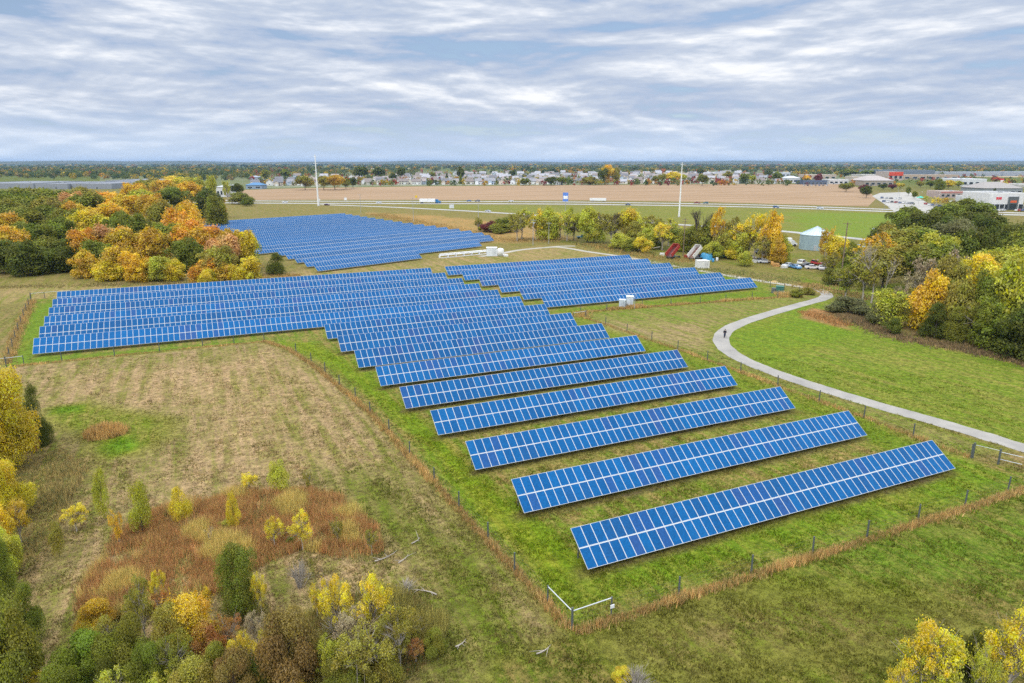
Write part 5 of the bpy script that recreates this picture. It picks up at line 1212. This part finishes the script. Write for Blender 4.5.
# ------------------------------------------------------------------ person on the path
def person(p, rz, label):
    t = thing('person', label, 'person', p, rz)
    J = [(0, 0, .95, .14, .11), (0, .01, 1.15, .13, .10), (0, 0, 1.38, .17, .11), (0, .01, 1.50, .06), (0, .03, 1.58, .07), (0, .035, 1.66, .095, .10), (0, .02, 1.74, .07),
         (.10, 0, .88, .09), (.11, .16, .50, .065), (.11, .02, .10, .045), (.11, .16, .045, .04), (-.10, 0, .88, .09), (-.11, -.02, .50, .065), (-.11, -.30, .16, .045), (-.11, -.22, .06, .04),
         (.20, 0, 1.40, .06), (.24, -.10, 1.15, .045), (.22, .06, .95, .035), (.215, .11, .87, .03), (-.20, 0, 1.40, .06), (-.24, .10, 1.15, .045), (-.20, .30, 1.05, .035), (-.185, .37, 1.06, .03)]
    E = [(0, 1), (1, 2), (2, 3), (3, 4), (4, 5), (5, 6), (0, 7), (7, 8), (8, 9), (9, 10), (0, 11), (11, 12), (12, 13), (13, 14), (2, 15), (15, 16), (16, 17), (17, 18), (2, 19), (19, 20), (20, 21), (21, 22)]
    import bmesh
    def grow_(name, ids, extra, mat):
        mp = {k: i for i, k in enumerate(ids)}
        js = [J[k] for k in ids]; es = [(mp[a], mp[b_]) for a, b_ in E if a in mp and b_ in mp]
        me = bpy.data.meshes.new(name); bm = bmesh.new(); ly = bm.verts.layers.skin.verify()
        vs = []
        for j in js:
            v = bm.verts.new(j[:3]); v[ly].radius = ((j[3]) + extra, (j[4] if len(j) > 4 else j[3]) + extra); vs.append(v)
        vs[0][ly].use_root = True
        for a, b_ in es: bm.edges.new((vs[a], vs[b_]))
        bm.to_mesh(me); bm.free(); me.materials.append(mat)
        o = link(name, me, t); o.modifiers.new('skin', 'SKIN').use_smooth_shade = True
        s = o.modifiers.new('sub', 'SUBSURF'); s.levels = 2; s.render_levels = 2
    grow_('body', list(range(23)), 0, M['skin'])
    grow_('jacket', [0, 1, 2, 15, 16, 17, 19, 20, 21], .055, M['cloth_dark'])
    grow_('trousers', [0, 7, 8, 9, 11, 12, 13], .035, M['cloth_navy'])
    MB().lathe([(.001, .125), (.06, .115), (.1, .06), (.108, 0), (.1, -.05)], (0, .02, 1.70), 14).build('hair', M['hair'], t)
    for x, y, z in ((.11, .11, .05), (-.11, -.25, .07)):
        MB().box((x, y, z), (.1, .28, .1)).build('shoe', M['rubber'], t)
person(spot(724.5, 337.5), R(150), 'person in dark clothes walking on the path bend')

# ------------------------------------------------------------------ shops and halls
def hall(u0, u1, bv, h, d, label, name='shop_building', wall=(.6, .6, .58), roof=(.35, .35, .36), pitched=False, windows=0, doors=1, fascia=None, fh=.25, rz=None, parapet=True):
    a, c = spot(u0, bv), spot(u1, bv); p = (a + c) / 2; w = (c - a).length
    t = thing(name, label, 'building', p, math.atan2(c.y - a.y, c.x - a.x) if rz is None else rz)
    MB().box((0, d / 2, h / 2), (w, d, h)).build('wall', M['siding'], t, color=[c * .8 for c in wall])
    if pitched:
        rh = min(d, w) * .16; e = .8
        b = MB().add([(-w / 2 - e, -e, h), (w / 2 + e, -e, h), (w / 2 + e, d + e, h), (-w / 2 - e, d + e, h), (-w / 2 + d * .3, d / 2, h + rh), (w / 2 - d * .3, d / 2, h + rh)], [(0, 1, 5, 4), (1, 2, 5), (2, 3, 4, 5), (3, 0, 4), (3, 2, 1, 0)])
        rf = b.build('roof', M['roofing'], t, color=roof)
    else:
        b = MB().box((0, d / 2, h + .1), (w - .5, d - .5, .2)); rf = b.build('roof', M['roofing'], t, color=[c * .8 for c in roof])
        if parapet:
            q = MB()
            for c_, s_ in (((0, .12, h + .35), (w, .3, .7)), ((0, d - .12, h + .35), (w, .3, .7)), ((-w / 2 + .12, d / 2, h + .35), (.3, d - .6, .7)), ((w / 2 - .12, d / 2, h + .35), (.3, d - .6, .7))): q.box(c_, s_)
            q.build('parapet', M['siding'], t, color=wall)
        for k in range(max(1, int(w / 18))): MB().box((-w / 2 + (k + .5) * w / max(1, int(w / 18)) + 2, d * (.35 + .25 * (k % 2)), h + .8), (2.4, 1.8, 1.3)).build('roof_unit', M['steel'], rf)
    for k in range(windows):
        x = -w / 2 + w * (k + .5) / windows
        f = MB().box((x, -.05, h * .42), (w / windows * .62, .1, h * .42)).build('window', M['frame'], t)
        MB().box((x, -.12, h * .42), (w / windows * .56, .04, h * .36)).build('pane', M['glass'], f)
    for k in range(doors):
        MB().box((-w * .28 + k * w * .4 + .7, -.09, 1.25), (2.2, .12, 2.5)).build('door', M['dark_steel'], t)
    if fascia is not None:
        MB().box((0, -.14, h * (1 - fh / 2) + .35), (w * .98, .2, h * fh)).build('fascia', M['paint'], t, color=fascia)
    return t, w
t, w = hall(987.5, 1022, 210, 12, 32, 'white car showroom with a dark glazed portal and red marks', wall=(.78, .79, .80), windows=0, doors=0)
for x0, n in ((-w / 2 + .8, 5), (w * .36, 2)):
    for k in range(n):
        f = MB().box((x0 + 2.1 + k * 3.7, -.05, 2.4), (3.4, .1, 4.0)).build('window', M['frame'], t); MB().box((x0 + 2.1 + k * 3.7, -.12, 2.4), (3.1, .04, 3.6)).build('pane', M['glass'], f)
f = MB().box((w * .19, -.4, 4.9), (w * .29, .8, 9.8)).build('portal', M['dark_steel'], t)
MB().box((w * .19, -.85, 6.2), (w * .18, .1, 1.6)).build('sign_band', M['paint'], f, color=(.62, .12, .04)); MB().box((w * .19, -.85, 2.4), (w * .2, .06, 4.2)).build('pane', M['glass'], f)
for k, (dx, ww) in enumerate(((-.36, .055), (-.305, .03), (-.255, .05))): MB().box((w * dx + w * .08, -.1, 8.6), (w * ww, .2, 1.8)).build('red_mark', M['paint'], t, color=(.60, .03, .05))
hall(983, 1022, 194.8, 7, 40, 'grey-roofed low workshop behind the white car showroom', wall=(.30, .34, .36), roof=(.30, .28, .27), pitched=True, windows=6)
hall(961.5, 986, 186.2, 10, 60, 'flat white store with a pale roof behind the yellow trees', wall=(.72, .74, .77), roof=(.62, .66, .72), windows=4)
hall(968, 984, 204.2, 6, 18, 'small white shop with a dark side beside the showroom', wall=(.66, .68, .70), roof=(.52, .54, .57), windows=3, fascia=(.03, .05, .10))
hall(940, 966, 198, 6, 24, 'long low store with pale roof and pink-red ends behind street trees', wall=(.50, .40, .36), roof=(.60, .56, .54), windows=5, fascia=(.42, .18, .16))
hall(888, 902.5, 180.6, 16, 50, 'store with a bright red fascia beyond the parking lot', wall=(.55, .45, .40), roof=(.62, .60, .58), windows=3, fascia=(.62, .07, .03), fh=.45)
hall(862, 887, 179.2, 9, 50, 'long low white-roofed store left of the red fascia store', wall=(.55, .52, .48), roof=(.66, .66, .66), windows=5)
hall(864, 893, 186.0, 8, 45, 'grey hipped-roof hall before the red fascia store', wall=(.42, .36, .30), roof=(.38, .34, .33), pitched=True, windows=5)
hall(903, 958, 179.6, 9, 40, 'long tan wall store with flat roof beyond the street trees', wall=(.52, .40, .30), roof=(.48, .42, .36), windows=7)
hall(877, 934, 177.2, 16, 90, 'very long dark-roofed warehouse near the horizon', wall=(.20, .24, .30), roof=(.15, .19, .25), windows=0, doors=3)
hall(944, 1000, 176.4, 10, 110, 'long blue-grey warehouse roof at the horizon on the right', wall=(.34, .38, .44), roof=(.30, .34, .40), windows=0, doors=3)
hall(1003, 1060, 176.2, 10, 110, 'grey-blue warehouse cut by the right edge near the horizon', wall=(.34, .38, .44), roof=(.32, .36, .42), windows=0, doors=2)
hall(803, 827, 184.6, 6, 30, 'low dark blue building along the far end of the ploughed field', wall=(.10, .14, .22), roof=(.13, .17, .25), windows=6)
hall(829, 848, 184.2, 7, 30, 'low white building right of the dark blue one', wall=(.66, .66, .66), roof=(.60, .62, .64), windows=4)
hall(786, 800, 183, 8, 26, 'white gabled hall left of the dark blue building', wall=(.66, .67, .70), roof=(.50, .52, .56), pitched=True, windows=4)
hall(852, 868, 181.3, 8, 30, 'beige store behind the lone field tree', wall=(.58, .50, .42), roof=(.55, .52, .48), windows=4)
hall(806, 836, 179.4, 9, 40, 'pale tan store with flat roof behind the low white building', wall=(.56, .46, .38), roof=(.56, .54, .52), windows=5)
hall(772, 790, 177.0, 10, 40, 'pale blue-white hall toward the horizon', wall=(.58, .62, .70), roof=(.50, .56, .66), windows=4)
hall(1018, 1050, 187, 3, 60, 'low pale concrete deck at the right edge', name='parking_deck', wall=(.55, .53, .50), roof=(.46, .45, .43), windows=0)
for k, (u0, u1, bv, lab) in enumerate([(-30, 34, 188.6, 'leftmost long grey-roofed warehouse beyond the western grove'), (36, 68, 189.2, 'second long grey warehouse beyond the western grove, white end wall'), (72, 112, 189.0, 'third long grey warehouse beyond the western grove'), (106, 146, 185.2, 'fourth pale grey warehouse, rightmost beyond the western grove')]):
    hall(u0, u1, bv, 6.5, 110, lab, 'warehouse', (.30, .32, .36), (.24, .26, .31), False, 0, 2)
hall(217, 227, 197, 10, 14, 'white two-storey house behind the slim yellow-green trees', 'house', (.74, .75, .76), (.46, .48, .52), True, 3)
hall(224, 236, 193, 7, 14, 'pale house right of the white two-storey one', 'house', (.66, .68, .72), (.42, .45, .52), True, 3)
hall(246, 262, 189, 5, 20, 'low blue-roofed shed at the end of the ploughed field', 'shed', (.30, .38, .50), (.08, .20, .38), True, 2)
hall(250, 258, 181.5, 8, 18, 'blue-grey house behind the low blue-roofed shed', 'house', (.40, .46, .56), (.30, .34, .42), True, 3)
sign('shop_sign', 1001.5, 184, 178.5, 5, 7, 'red and white pylon sign near the right edge', 'shop sign', (.60, .04, .05), 1, (.85, .85, .85))
p = spot(920, 200.5); t = thing('awning', 'teal-green awning over the lot between small green trees', 'awning', p, facing(p))
MB().add([(-3.5, -3, 2.6), (3.5, -3, 2.6), (3.5, 3, 2.6), (-3.5, 3, 2.6), (0, 0, 4.2)], [(0, 1, 4), (1, 2, 4), (2, 3, 4), (3, 0, 4), (3, 2, 1, 0)]).build('canvas', M['paint'], t, color=(.01, .42, .33))
for x in (-3.3, 3.3):
    for y in (-2.8, 2.8): MB().tube([(x, y, 0), (x, y, 2.6)], .07, 6).build('leg', M['steel'], t)
for k, (u, v) in enumerate([(1001.5, 231), (1008.5, 231)]):
    p = spot(u, v, 8); 
lotcols = [(.65, .66, .68), (.03, .03, .04), (.30, .32, .35), (.05, .09, .22), (.35, .03, .03), (.55, .56, .58), (.12, .14, .16), (.70, .70, .70)]
cw = ['white', 'black', 'grey', 'blue', 'red', 'silver', 'dark grey', 'pale']
def carline(u0, u1, v0, v1, n, words, grp, seed):
    r = random.Random(seed)
    for i in range(n):
        f = i / max(1, n - 1); p = spot(u0 + (u1 - u0) * f, v0 + (v1 - v0) * f); c = r.randrange(8)
        car(r.choice(('sedan', 'suv', 'suv')), (p.x, p.y, .1), facing(p) + R(70) + r.gauss(0, .08), lotcols[c], f'{cw[c]} car, {nth(i + 1)} from the left {words}', grp)
carline(986.5, 1003, 211.0, 211.2, 6, 'in front of the white showroom', 'cars at the showroom', 1)
carline(1016.5, 1023, 211.2, 211.4, 3, 'at the right end of the showroom', 'cars at the showroom', 2)
carline(884, 912, 202.2, 204.3, 8, 'in the front line of the concrete lot', 'cars on the concrete lot', 3)
carline(882, 900, 198.6, 199.4, 5, 'in the far line of the concrete lot', 'cars on the concrete lot', 4)
carline(926, 940, 204.8, 207.0, 5, 'along the dealership road', 'cars along the dealership road', 5)
carline(944, 966, 202.2, 203.2, 7, 'before the long low store', 'cars before the long low store', 6)
carline(804, 827, 186.0, 186.0, 7, 'before the low dark blue building', 'cars before the dark blue building', 7)

# ------------------------------------------------------------------ suburb houses
def house_protos():
    out = []
    for k in range(4):
        w, d, h = ((13, 9, 4.6), (11, 10, 5.6), (15, 9, 3.4), (12, 11, 5.2))[k]; rh = d * .36
        wl = MB().box((0, 0, h / 2), (w, d, h))
        for s in (-1, 1): wl.add([(s * w / 2, -d / 2, h), (s * w / 2, d / 2, h), (s * w / 2, 0, h + rh)], [(0, 1, 2)])
        rf = MB(); e = .5
        for s in (-1, 1):
            rf.add([(-w / 2 - e, s * (d / 2 + e), h - e * .7), (w / 2 + e, s * (d / 2 + e), h - e * .7), (w / 2 + e, 0, h + rh + .1), (-w / 2 - e, 0, h + rh + .1),
                    (-w / 2 - e, s * (d / 2 + e), h - e * .7 - .25), (w / 2 + e, s * (d / 2 + e), h - e * .7 - .25), (w / 2 + e, 0, h + rh - .15), (-w / 2 - e, 0, h + rh - .15)],
                   [(0, 1, 2, 3), (4, 5, 6, 7), (0, 1, 5, 4), (0, 3, 7, 4), (1, 2, 6, 5)])
        if k in (1, 3):  # front gable wing
            g, gd, gh = w * .42, 3.5, h * .95
            x0 = -w * .22
            wl.box((x0, -d / 2 - gd / 2, gh / 2), (g, gd, gh)); wl.add([(x0 - g / 2, -d / 2 - gd, gh), (x0 + g / 2, -d / 2 - gd, gh), (x0, -d / 2 - gd, gh + g * .36)], [(0, 1, 2)])
            for s in (-1, 1): rf.add([(x0 + s * (g / 2 + .4), -d / 2 - gd - .4, gh - .3), (x0, -d / 2 - gd - .4, gh + g * .36 + .1), (x0, 0, gh + g * .36 + .1), (x0 + s * (g / 2 + .4), 0, gh - .3)], [(0, 1, 2, 3)])
        ch = MB().box((w * .25, d * .12, h + rh * .9), (1, 1, 2.2))
        wn = MB(); yf = -d / 2 - .04
        xs = [w * .12, w * .36] if k in (1, 3) else [-w * .35, -w * .1, w * .35]
        for x in xs:
            for z in ([1.6] if h < 4 else [1.6, 3.9]): wn.box((x, yf, z), (1.5, .08, 1.2))
        for s in (-1, 1): wn.box((s * (w / 2 + .04), 0, 1.7), (.08, 1.5, 1.2))
        dr = MB().box(((-w * .22 if k in (1, 3) else w * .12), (-d / 2 - 3.56 if k in (1, 3) else yf), 1.15), (3.8, .1, 2.3))
        out.append((wl.mesh('wall', M['siding']), rf.mesh('roof', M['roofing']), ch.mesh('chimney', M['siding']), wn.mesh('window', M['glass']), dr.mesh('garage_door', M['white'])))
    return out
HP = house_protos()
WALLS = [((.72, .72, .72), 'white'), ((.66, .62, .54), 'cream'), ((.52, .54, .58), 'grey'), ((.60, .52, .44), 'beige'), ((.42, .50, .60), 'blue-grey'), ((.70, .71, .73), 'white')]
ROOFS = [((.26, .26, .29), 'grey'), ((.21, .18, .17), 'brown'), ((.36, .36, .40), 'pale grey'), ((.30, .26, .25), 'taupe'), ((.16, .16, .18), 'dark')]
rh_ = random.Random(11); HOUSES = []
for r_i, (v, u0, u1, step) in enumerate([(185.6, 256, 345, 9.5), (184.4, 362, 560, 9.2), (183.4, 612, 785, 10), (182.4, 270, 590, 10.5), (181.0, 380, 760, 11), (179.6, 300, 780, 12.5), (178.2, 400, 760, 12), (176.9, 420, 720, 12), (175.7, 440, 760, 13), (174.6, 480, 740, 14)]):
    u = u0; i = 0
    while u < u1:
        uu = u + rh_.uniform(-2.5, 2.5); vv = v + (rh_.uniform(-.3, .3) if r_i < 3 else rh_.uniform(-.7, .7)); u += step * rh_.uniform(.8, 1.3)
        if 596 < uu < 622 and v > 181: continue
        if 318 < uu < 352 and v > 184: continue
        i += 1; p = spot(uu, vv); k = rh_.randrange(4); wc, wn = rh_.choice(WALLS); rc, rn = rh_.choice(ROOFS)
        row = 'street beside ploughed field' if r_i < 3 else f'{nth(r_i)} street back' if r_i < 9 else 'farthest street'
        side = ['left section of ', 'middle section of ', 'right section of '][r_i] if r_i < 3 else ''
        t = thing('house', f'{wn} house with {rn} roof, {nth(i)} from left, {side}{row}', 'house', p, facing(p) + rh_.choice((0, 0, math.pi / 2, .3, -.3)), 'suburb houses beyond the ploughed field')
        m_ = HP[k]; s = rh_.uniform(.95, 1.2) * (1.0 if r_i < 5 else 1.15); t.scale = (s, s, s)
        link('wall', m_[0], t, color=wc); rf = link('roof', m_[1], t, color=rc)
        if r_i < 5: link('window', m_[3], t); link('garage_door', m_[4], t); link('chimney', m_[2], rf, color=(.4, .3, .26))
        HOUSES.append(p)
# street trees among the houses
def clump_cards(P, W_, H_, C, n, s, seed, name):
    """far trees: each a lobe of n leaf sprays of its own colour"""
    r = np.random.RandomState(seed); m = len(P)
    D = r.normal(0, 1, (m * n, 3)); D /= np.linalg.norm(D, axis=1)[:, None]
    Q = np.repeat(P, n, 0) + D * np.stack([np.repeat(W_, n) * .5, np.repeat(W_, n) * .5, np.repeat(H_, n) * .46], -1) * r.uniform(.55, 1.05, (m * n, 1))
    Q[:, 2] += np.repeat(H_, n) * .5
    V, Fq = leaf_quads(Q, D, np.repeat(W_, n) * s, r); V[:, 2] = np.clip(V[:, 2], 0, None)
    c = np.repeat(C, n, 0) * r.uniform(.78, 1.22, (m * n, 1))
    return link(name, mesh_np(name, V, Fq, M['tone'], c))
r = np.random.RandomState(21)
FARC = np.array([(.10, .135, .035), (.13, .16, .045), (.075, .10, .03), (.21, .20, .05), (.16, .165, .05), (.42, .31, .04), (.44, .25, .045), (.34, .12, .05), (.26, .19, .08), (.10, .14, .045)])
FARP = np.array([.19, .16, .16, .13, .11, .10, .035, .015, .04, .08])
SUBC = np.array([(.08, .115, .035), (.13, .16, .045), (.32, .07, .05), (.42, .30, .03), (.42, .20, .04), (.22, .06, .05), (.19, .19, .05)])
u = np.concatenate([r.uniform(250, 790, 1500), r.uniform(780, 1040, 200)]); v = np.concatenate([r.uniform(171, 185.8, 1500), r.uniform(172, 186, 200)])
P = np.array([spot(a, b) for a, b in zip(u, v)])
H_ = r.uniform(4.5, 11, len(P)); hp = np.array(HOUSES)
k = np.array([np.min(np.hypot(hp[:, 0] - q[0], hp[:, 1] - q[1])) > 7 for q in P]); P, H_ = P[k], H_[k]
tag(clump_cards(P, H_ * r.uniform(.7, 1.1, len(P)), H_, SUBC[r.choice(len(SUBC), len(P), p=[.24, .2, .14, .13, .08, .09, .12])], 26, .2, 22, 'suburb_foliage'), 'small garden trees mixed among the suburb houses', kind='stuff')
# tall trees within the suburb, one by one
for k, (uu, bv, tv, w, c, lab) in enumerate([(393, 182.5, 173, 9, 'dark green', 'tall dark tree in the suburb right of the amber clump'), (402, 180, 167, 9, 'dark green', 'broad dark tree at the left of the suburb'), (447, 183, 172.5, 5, 'dark green', 'dark conifer among suburb houses, left of pair'), (461, 182, 166.5, 8, 'dark green', 'tallest dark tree in the suburb centre'), (460.5, 184, 174, 4, 'green', 'green conifer in front of the tallest dark suburb tree'),
    (432, 180, 172, 7, 'olive green', 'olive tree in the left of the suburb'), (512, 178, 170, 8, 'dark green', 'dark tree in the middle of the suburb'), (640, 183, 175, 7, 'green', 'green tree left of the broad yellow tree'), (655, 184, 175.5, 7, 'olive green', 'olive tree at the suburb edge beside the broad yellow tree'), (727, 180.5, 171, 10, 'olive', 'olive tree in the right of the suburb'), (744, 183.5, 173.5, 12, 'green', 'broad green tree at the right end of the suburb'), (752, 184, 175, 8, 'lime', 'lime tree at the right end of the suburb'), (776, 183, 171.5, 11, 'green', 'green tree beside the white gabled hall'),
    (818, 184.3, 173.5, 8, 'maroon', 'maroon tree behind the low dark blue building'), (806, 184, 175.5, 8, 'gold', 'golden tree behind the low dark blue building'), (848, 177, 169, 22, 'green', 'broad green tree clump behind the beige store'), (866, 177, 170, 16, 'green', 'green tree clump right of the beige store'), (768, 178, 169, 9, 'dark green', 'dark tree on the right beyond the suburb'), (700, 176, 168, 8, 'dark green', 'dark tree behind the suburb near the second monopole'), (286, 180, 169, 11, 'green', 'green tree left of the monopole behind the houses'), (266, 181, 170, 10, 'olive green', 'olive tree behind the blue-grey house'), (362, 180.5, 166.5, 16, 'dark green', 'broad dark tree clump behind the amber one'), (380, 180, 167, 14, 'dark green', 'dark tree clump right of the broad dark one')]):
    p = spot(uu, bv); plant('broadleaf_tree', 'cedar' if 'conifer' in lab else 'round', p, px(p, w), front(bv, uu, tv), COLS[c], lab, 'tree', 'taller trees of the suburb', 'far')

# ------------------------------------------------------------------ far woods and hills
n = 7500; u = r.uniform(-140, 1164, n); v = 163.2 + 13.5 * r.uniform(0, 1, n) ** 1.5
k = ~((v > 172.5) & (u > 250) & (u < 790)); u, v = u[k], v[k]
P = np.array([spot(a, b) for a, b in zip(u, v)]); d = np.hypot(P[:, 0], P[:, 1])
pn = wob(P[:, 0] / 60, P[:, 1] / 60); k = (pn > -.10) | (r.uniform(0, 1, len(P)) < .25); k &= ~((u > 860) & (v > 171.5)); k &= ~((v > 166.3) & (v < 167.4) & (u < 70)); P, d, v, u = P[k], d[k], v[k], u[k]
H_ = r.uniform(10, 17, len(P)); W_ = r.uniform(11, 18, len(P)) * np.clip(d / 2200, 1, 3)
ci = r.choice(len(FARC), len(P), p=FARP / FARP.sum()); C = FARC[ci] * r.uniform(.7, 1.15, (len(P), 1))
tag(clump_cards(P, W_, H_, C, 26, .2, 23, 'distant_woods'), 'mixed autumn woods reaching to the horizon', kind='stuff')
# nearer left belt behind the warehouses
u = r.uniform(-120, 420, 1500); v = r.uniform(168, 182.5, 1500); k = (v < 179.5 - np.clip((u - 150) / 60, 0, 8)) | (u > 148) & (u < 250) & (v < 181); k &= ~((u > 250) & (v > 176)); u, v = u[k], v[k]
P = np.array([spot(a, b) for a, b in zip(u, v)]); H_ = r.uniform(9, 15, len(P))
tag(clump_cards(P, r.uniform(10, 17, len(P)), H_, FARC[r.choice(len(FARC), len(P), p=FARP / FARP.sum())], 70, .12, 24, 'autumn_woods'), 'autumn wood behind the grey warehouses', kind='stuff')
u = r.uniform(855, 1100, 260); v = r.uniform(169, 173.5, 260); P = np.array([spot(a, b) for a, b in zip(u, v)]); H_ = r.uniform(9, 15, len(P))
tag(clump_cards(P, r.uniform(14, 24, len(P)), H_, FARC[r.choice(len(FARC), len(P), p=FARP / FARP.sum())], 30, .18, 25, 'horizon_woods'), 'wood beyond the warehouses on the horizon', kind='stuff')
u = r.uniform(230, 1060, 1900); v = 164.6 + 9.2 * r.uniform(0, 1, 1900); k = ~((u > 860) & (v > 171)) & (wob(u / 9, v * 3) > -.22); P = np.array([spot(a, b) for a, b in zip(u[k], v[k])]); H_ = r.uniform(9, 16, len(P))
tag(clump_cards(P, H_ * r.uniform(1.0, 1.7, len(P)), H_, FARC[r.choice(len(FARC), len(P), p=FARP / FARP.sum())] * r.uniform(.7, 1.1, (len(P), 1)), 34, .17, 26, 'town_woods'), 'wooded streets of the town beyond the first houses', kind='stuff')
hb = MB(); rr = random.Random(4)
for ring, (D_, hh) in enumerate(((11500, 46), (13500, 62))):
    a0, a1, N = HEAD - R(62), HEAD + R(62), 160; vs = []
    for i in range(N + 1):
        a = a0 + (a1 - a0) * i / N
        h = hh * (.72 + .16 * math.sin(i * .21 + ring * 2) + .10 * math.sin(i * .57 + ring) + .05 * rr.random())
        vs += [(math.cos(a) * (D_ - 900), math.sin(a) * (D_ - 900), -1), (math.cos(a) * D_, math.sin(a) * D_, h), (math.cos(a) * (D_ + 900), math.sin(a) * (D_ + 900), -1)]
    fs = []
    for i in range(N):
        for j in range(2): fs.append((3 * i + j, 3 * i + 3 + j, 3 * i + 4 + j, 3 * i + 1 + j))
    hb.add(vs, fs, 0, True)
M['hill'] = crop_material('wooded_hill', (.055, .075, .03), (.13, .11, .04), 0, .004, 1)
tag(hb.build('hills', M['hill']), kind='structure')

# ------------------------------------------------------------------ air, sky, sun, camera
HAZE = 5e-5
m = bpy.data.materials.new('haze_air'); t = NT(m)
vp = t.n('ShaderNodeVolumePrincipled'); vp.inputs['Color'].default_value = (.30, .50, .84, 1); vp.inputs['Density'].default_value = HAZE; vp.inputs['Anisotropy'].default_value = 0
t.out(None, vp.outputs[0])
tag(MB().box((0, 6900, 34), (31500, 17000, 74)).build('haze', m), 'thin blue air over the plain', kind='stuff')

SUN_EL, SUN_AZ = R(42), R(232)     # azimuth clockwise from north (+y)
wd = bpy.data.worlds.new('World'); S.world = wd; t = NT(wd)
sky = t.n('ShaderNodeTexSky', sky_type='NISHITA', sun_disc=False, sun_elevation=SUN_EL, sun_rotation=SUN_AZ, altitude=250)
g = t.n('ShaderNodeTexCoord').outputs['Generated']
sp = t.n('ShaderNodeSeparateXYZ'); t.l(g, sp.inputs[0])
z = t.math('MAXIMUM', sp.outputs[2], 0.0)
def layer(dz, zoff, sc, loc, scale, det, rough, dist=0.0):
    """noise on a flat cloud deck seen from below; dz looks a little higher"""
    zq = t.math('ADD', z, zoff + dz)
    cx = t.n('ShaderNodeCombineXYZ'); t.l(t.math('DIVIDE', sp.outputs[0], zq), cx.inputs[0]); t.l(t.math('DIVIDE', sp.outputs[1], zq), cx.inputs[1])
    mp = t.n('ShaderNodeMapping'); t.l(cx.outputs[0], mp.inputs[0]); mp.inputs['Location'].default_value = loc; mp.inputs['Scale'].default_value = (*sc, 1); mp.inputs['Rotation'].default_value = (0, 0, R(24))
    return t.noise(mp.outputs[0], scale, det, rough, dist)
def lumps(dz, k, loc, det=8, rough=.58):
    """cloud banks with height: noise on the direction itself"""
    m3 = t.n('ShaderNodeMapping'); t.l(g, m3.inputs[0]); m3.inputs['Location'].default_value = (loc[0], loc[1], loc[2] + dz * k[2]); m3.inputs['Scale'].default_value = k
    return t.noise(m3.outputs[0], 1.0, det, rough, 0.25)
n1 = layer(0, .10, (1.0, 1.0), (3.1, 1.7, 0), .75, 7, .55)
K1 = (3.7, 3.7, 20.0)
b0 = lumps(0, K1, (2.2, 7.1, .4)); b1 = lumps(.010, K1, (2.2, 7.1, .4))
K2 = (10., 10., 52.)
c0 = lumps(0, K2, (5.2, 1.1, .9), 6, .55); c1 = lumps(.005, K2, (5.2, 1.1, .9), 6, .55)
edge = t.math('ADD', t.math('MULTIPLY', t.math('SUBTRACT', b0, b1), .55), t.math('MULTIPLY', t.math('SUBTRACT', c0, c1), .22))   # sunlit upper rims
s = t.math('ADD', t.math('ADD', t.math('MULTIPLY', n1, .34), t.math('MULTIPLY', b0, .54)), t.math('MULTIPLY', c0, .14))
s = t.math('ADD', s, edge)
cl = t.ramp(s, [(.39, (3.1, 4.2, 6.2)), (.46, (4.2, 5.0, 6.5)), (.535, (5.1, 5.75, 6.9)), (.595, (6.4, 6.9, 7.8)), (.68, (8.7, 8.85, 9.1))])
cov = t.rng(s, .34, .46, .5, 1.0)
c = t.mix(cov, sky.outputs[0], cl)
hz = t.rng(z, .0, .07, 1.0, 0.0)
c = t.mix(t.math('MULTIPLY', hz, .7), c, (5.6, 6.9, 8.7))
# overcast zenith brightening, boosted and warmed above the frame to light the ground
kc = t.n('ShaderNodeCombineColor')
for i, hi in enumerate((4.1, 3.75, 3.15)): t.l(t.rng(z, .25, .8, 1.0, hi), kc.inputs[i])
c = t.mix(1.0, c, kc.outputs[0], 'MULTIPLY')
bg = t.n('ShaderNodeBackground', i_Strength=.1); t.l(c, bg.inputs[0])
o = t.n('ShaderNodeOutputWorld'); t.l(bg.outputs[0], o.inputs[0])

sl = bpy.data.lights.new('sun', 'SUN'); sl.energy = 1.5; sl.angle = R(10); sl.color = (1, .955, .89)
so = bpy.data.objects.new('sun', sl); COL.objects.link(so)
dv = Vector((math.sin(SUN_AZ) * math.cos(SUN_EL), math.cos(SUN_AZ) * math.cos(SUN_EL), math.sin(SUN_EL)))
so.rotation_euler = dv.to_track_quat('Z', 'Y').to_euler(); so.location = (-60, -60, 120)

cam = bpy.data.cameras.new('camera'); co = bpy.data.objects.new('camera', cam); COL.objects.link(co)
cam.sensor_width = 36; cam.lens = F_PX / 1024 * 36; cam.clip_start = .5; cam.clip_end = 40000
co.location = (0, 0, CAM_H); co.rotation_euler = (math.pi / 2 - PITCH, 0, HEAD - math.pi / 2)
S.camera = co
S.view_settings.view_transform = 'Standard'; S.view_settings.look = 'None'; S.view_settings.gamma = 1; S.view_settings.exposure = 0.2
S.render.engine = 'CYCLES'
cy = S.cycles; cy.max_bounces = 6; cy.diffuse_bounces = 3; cy.glossy_bounces = 2; cy.transmission_bounces = 3; cy.transparent_max_bounces = 8; cy.volume_bounces = 0
cy.use_denoising = False; cy.sample_clamp_indirect = 5
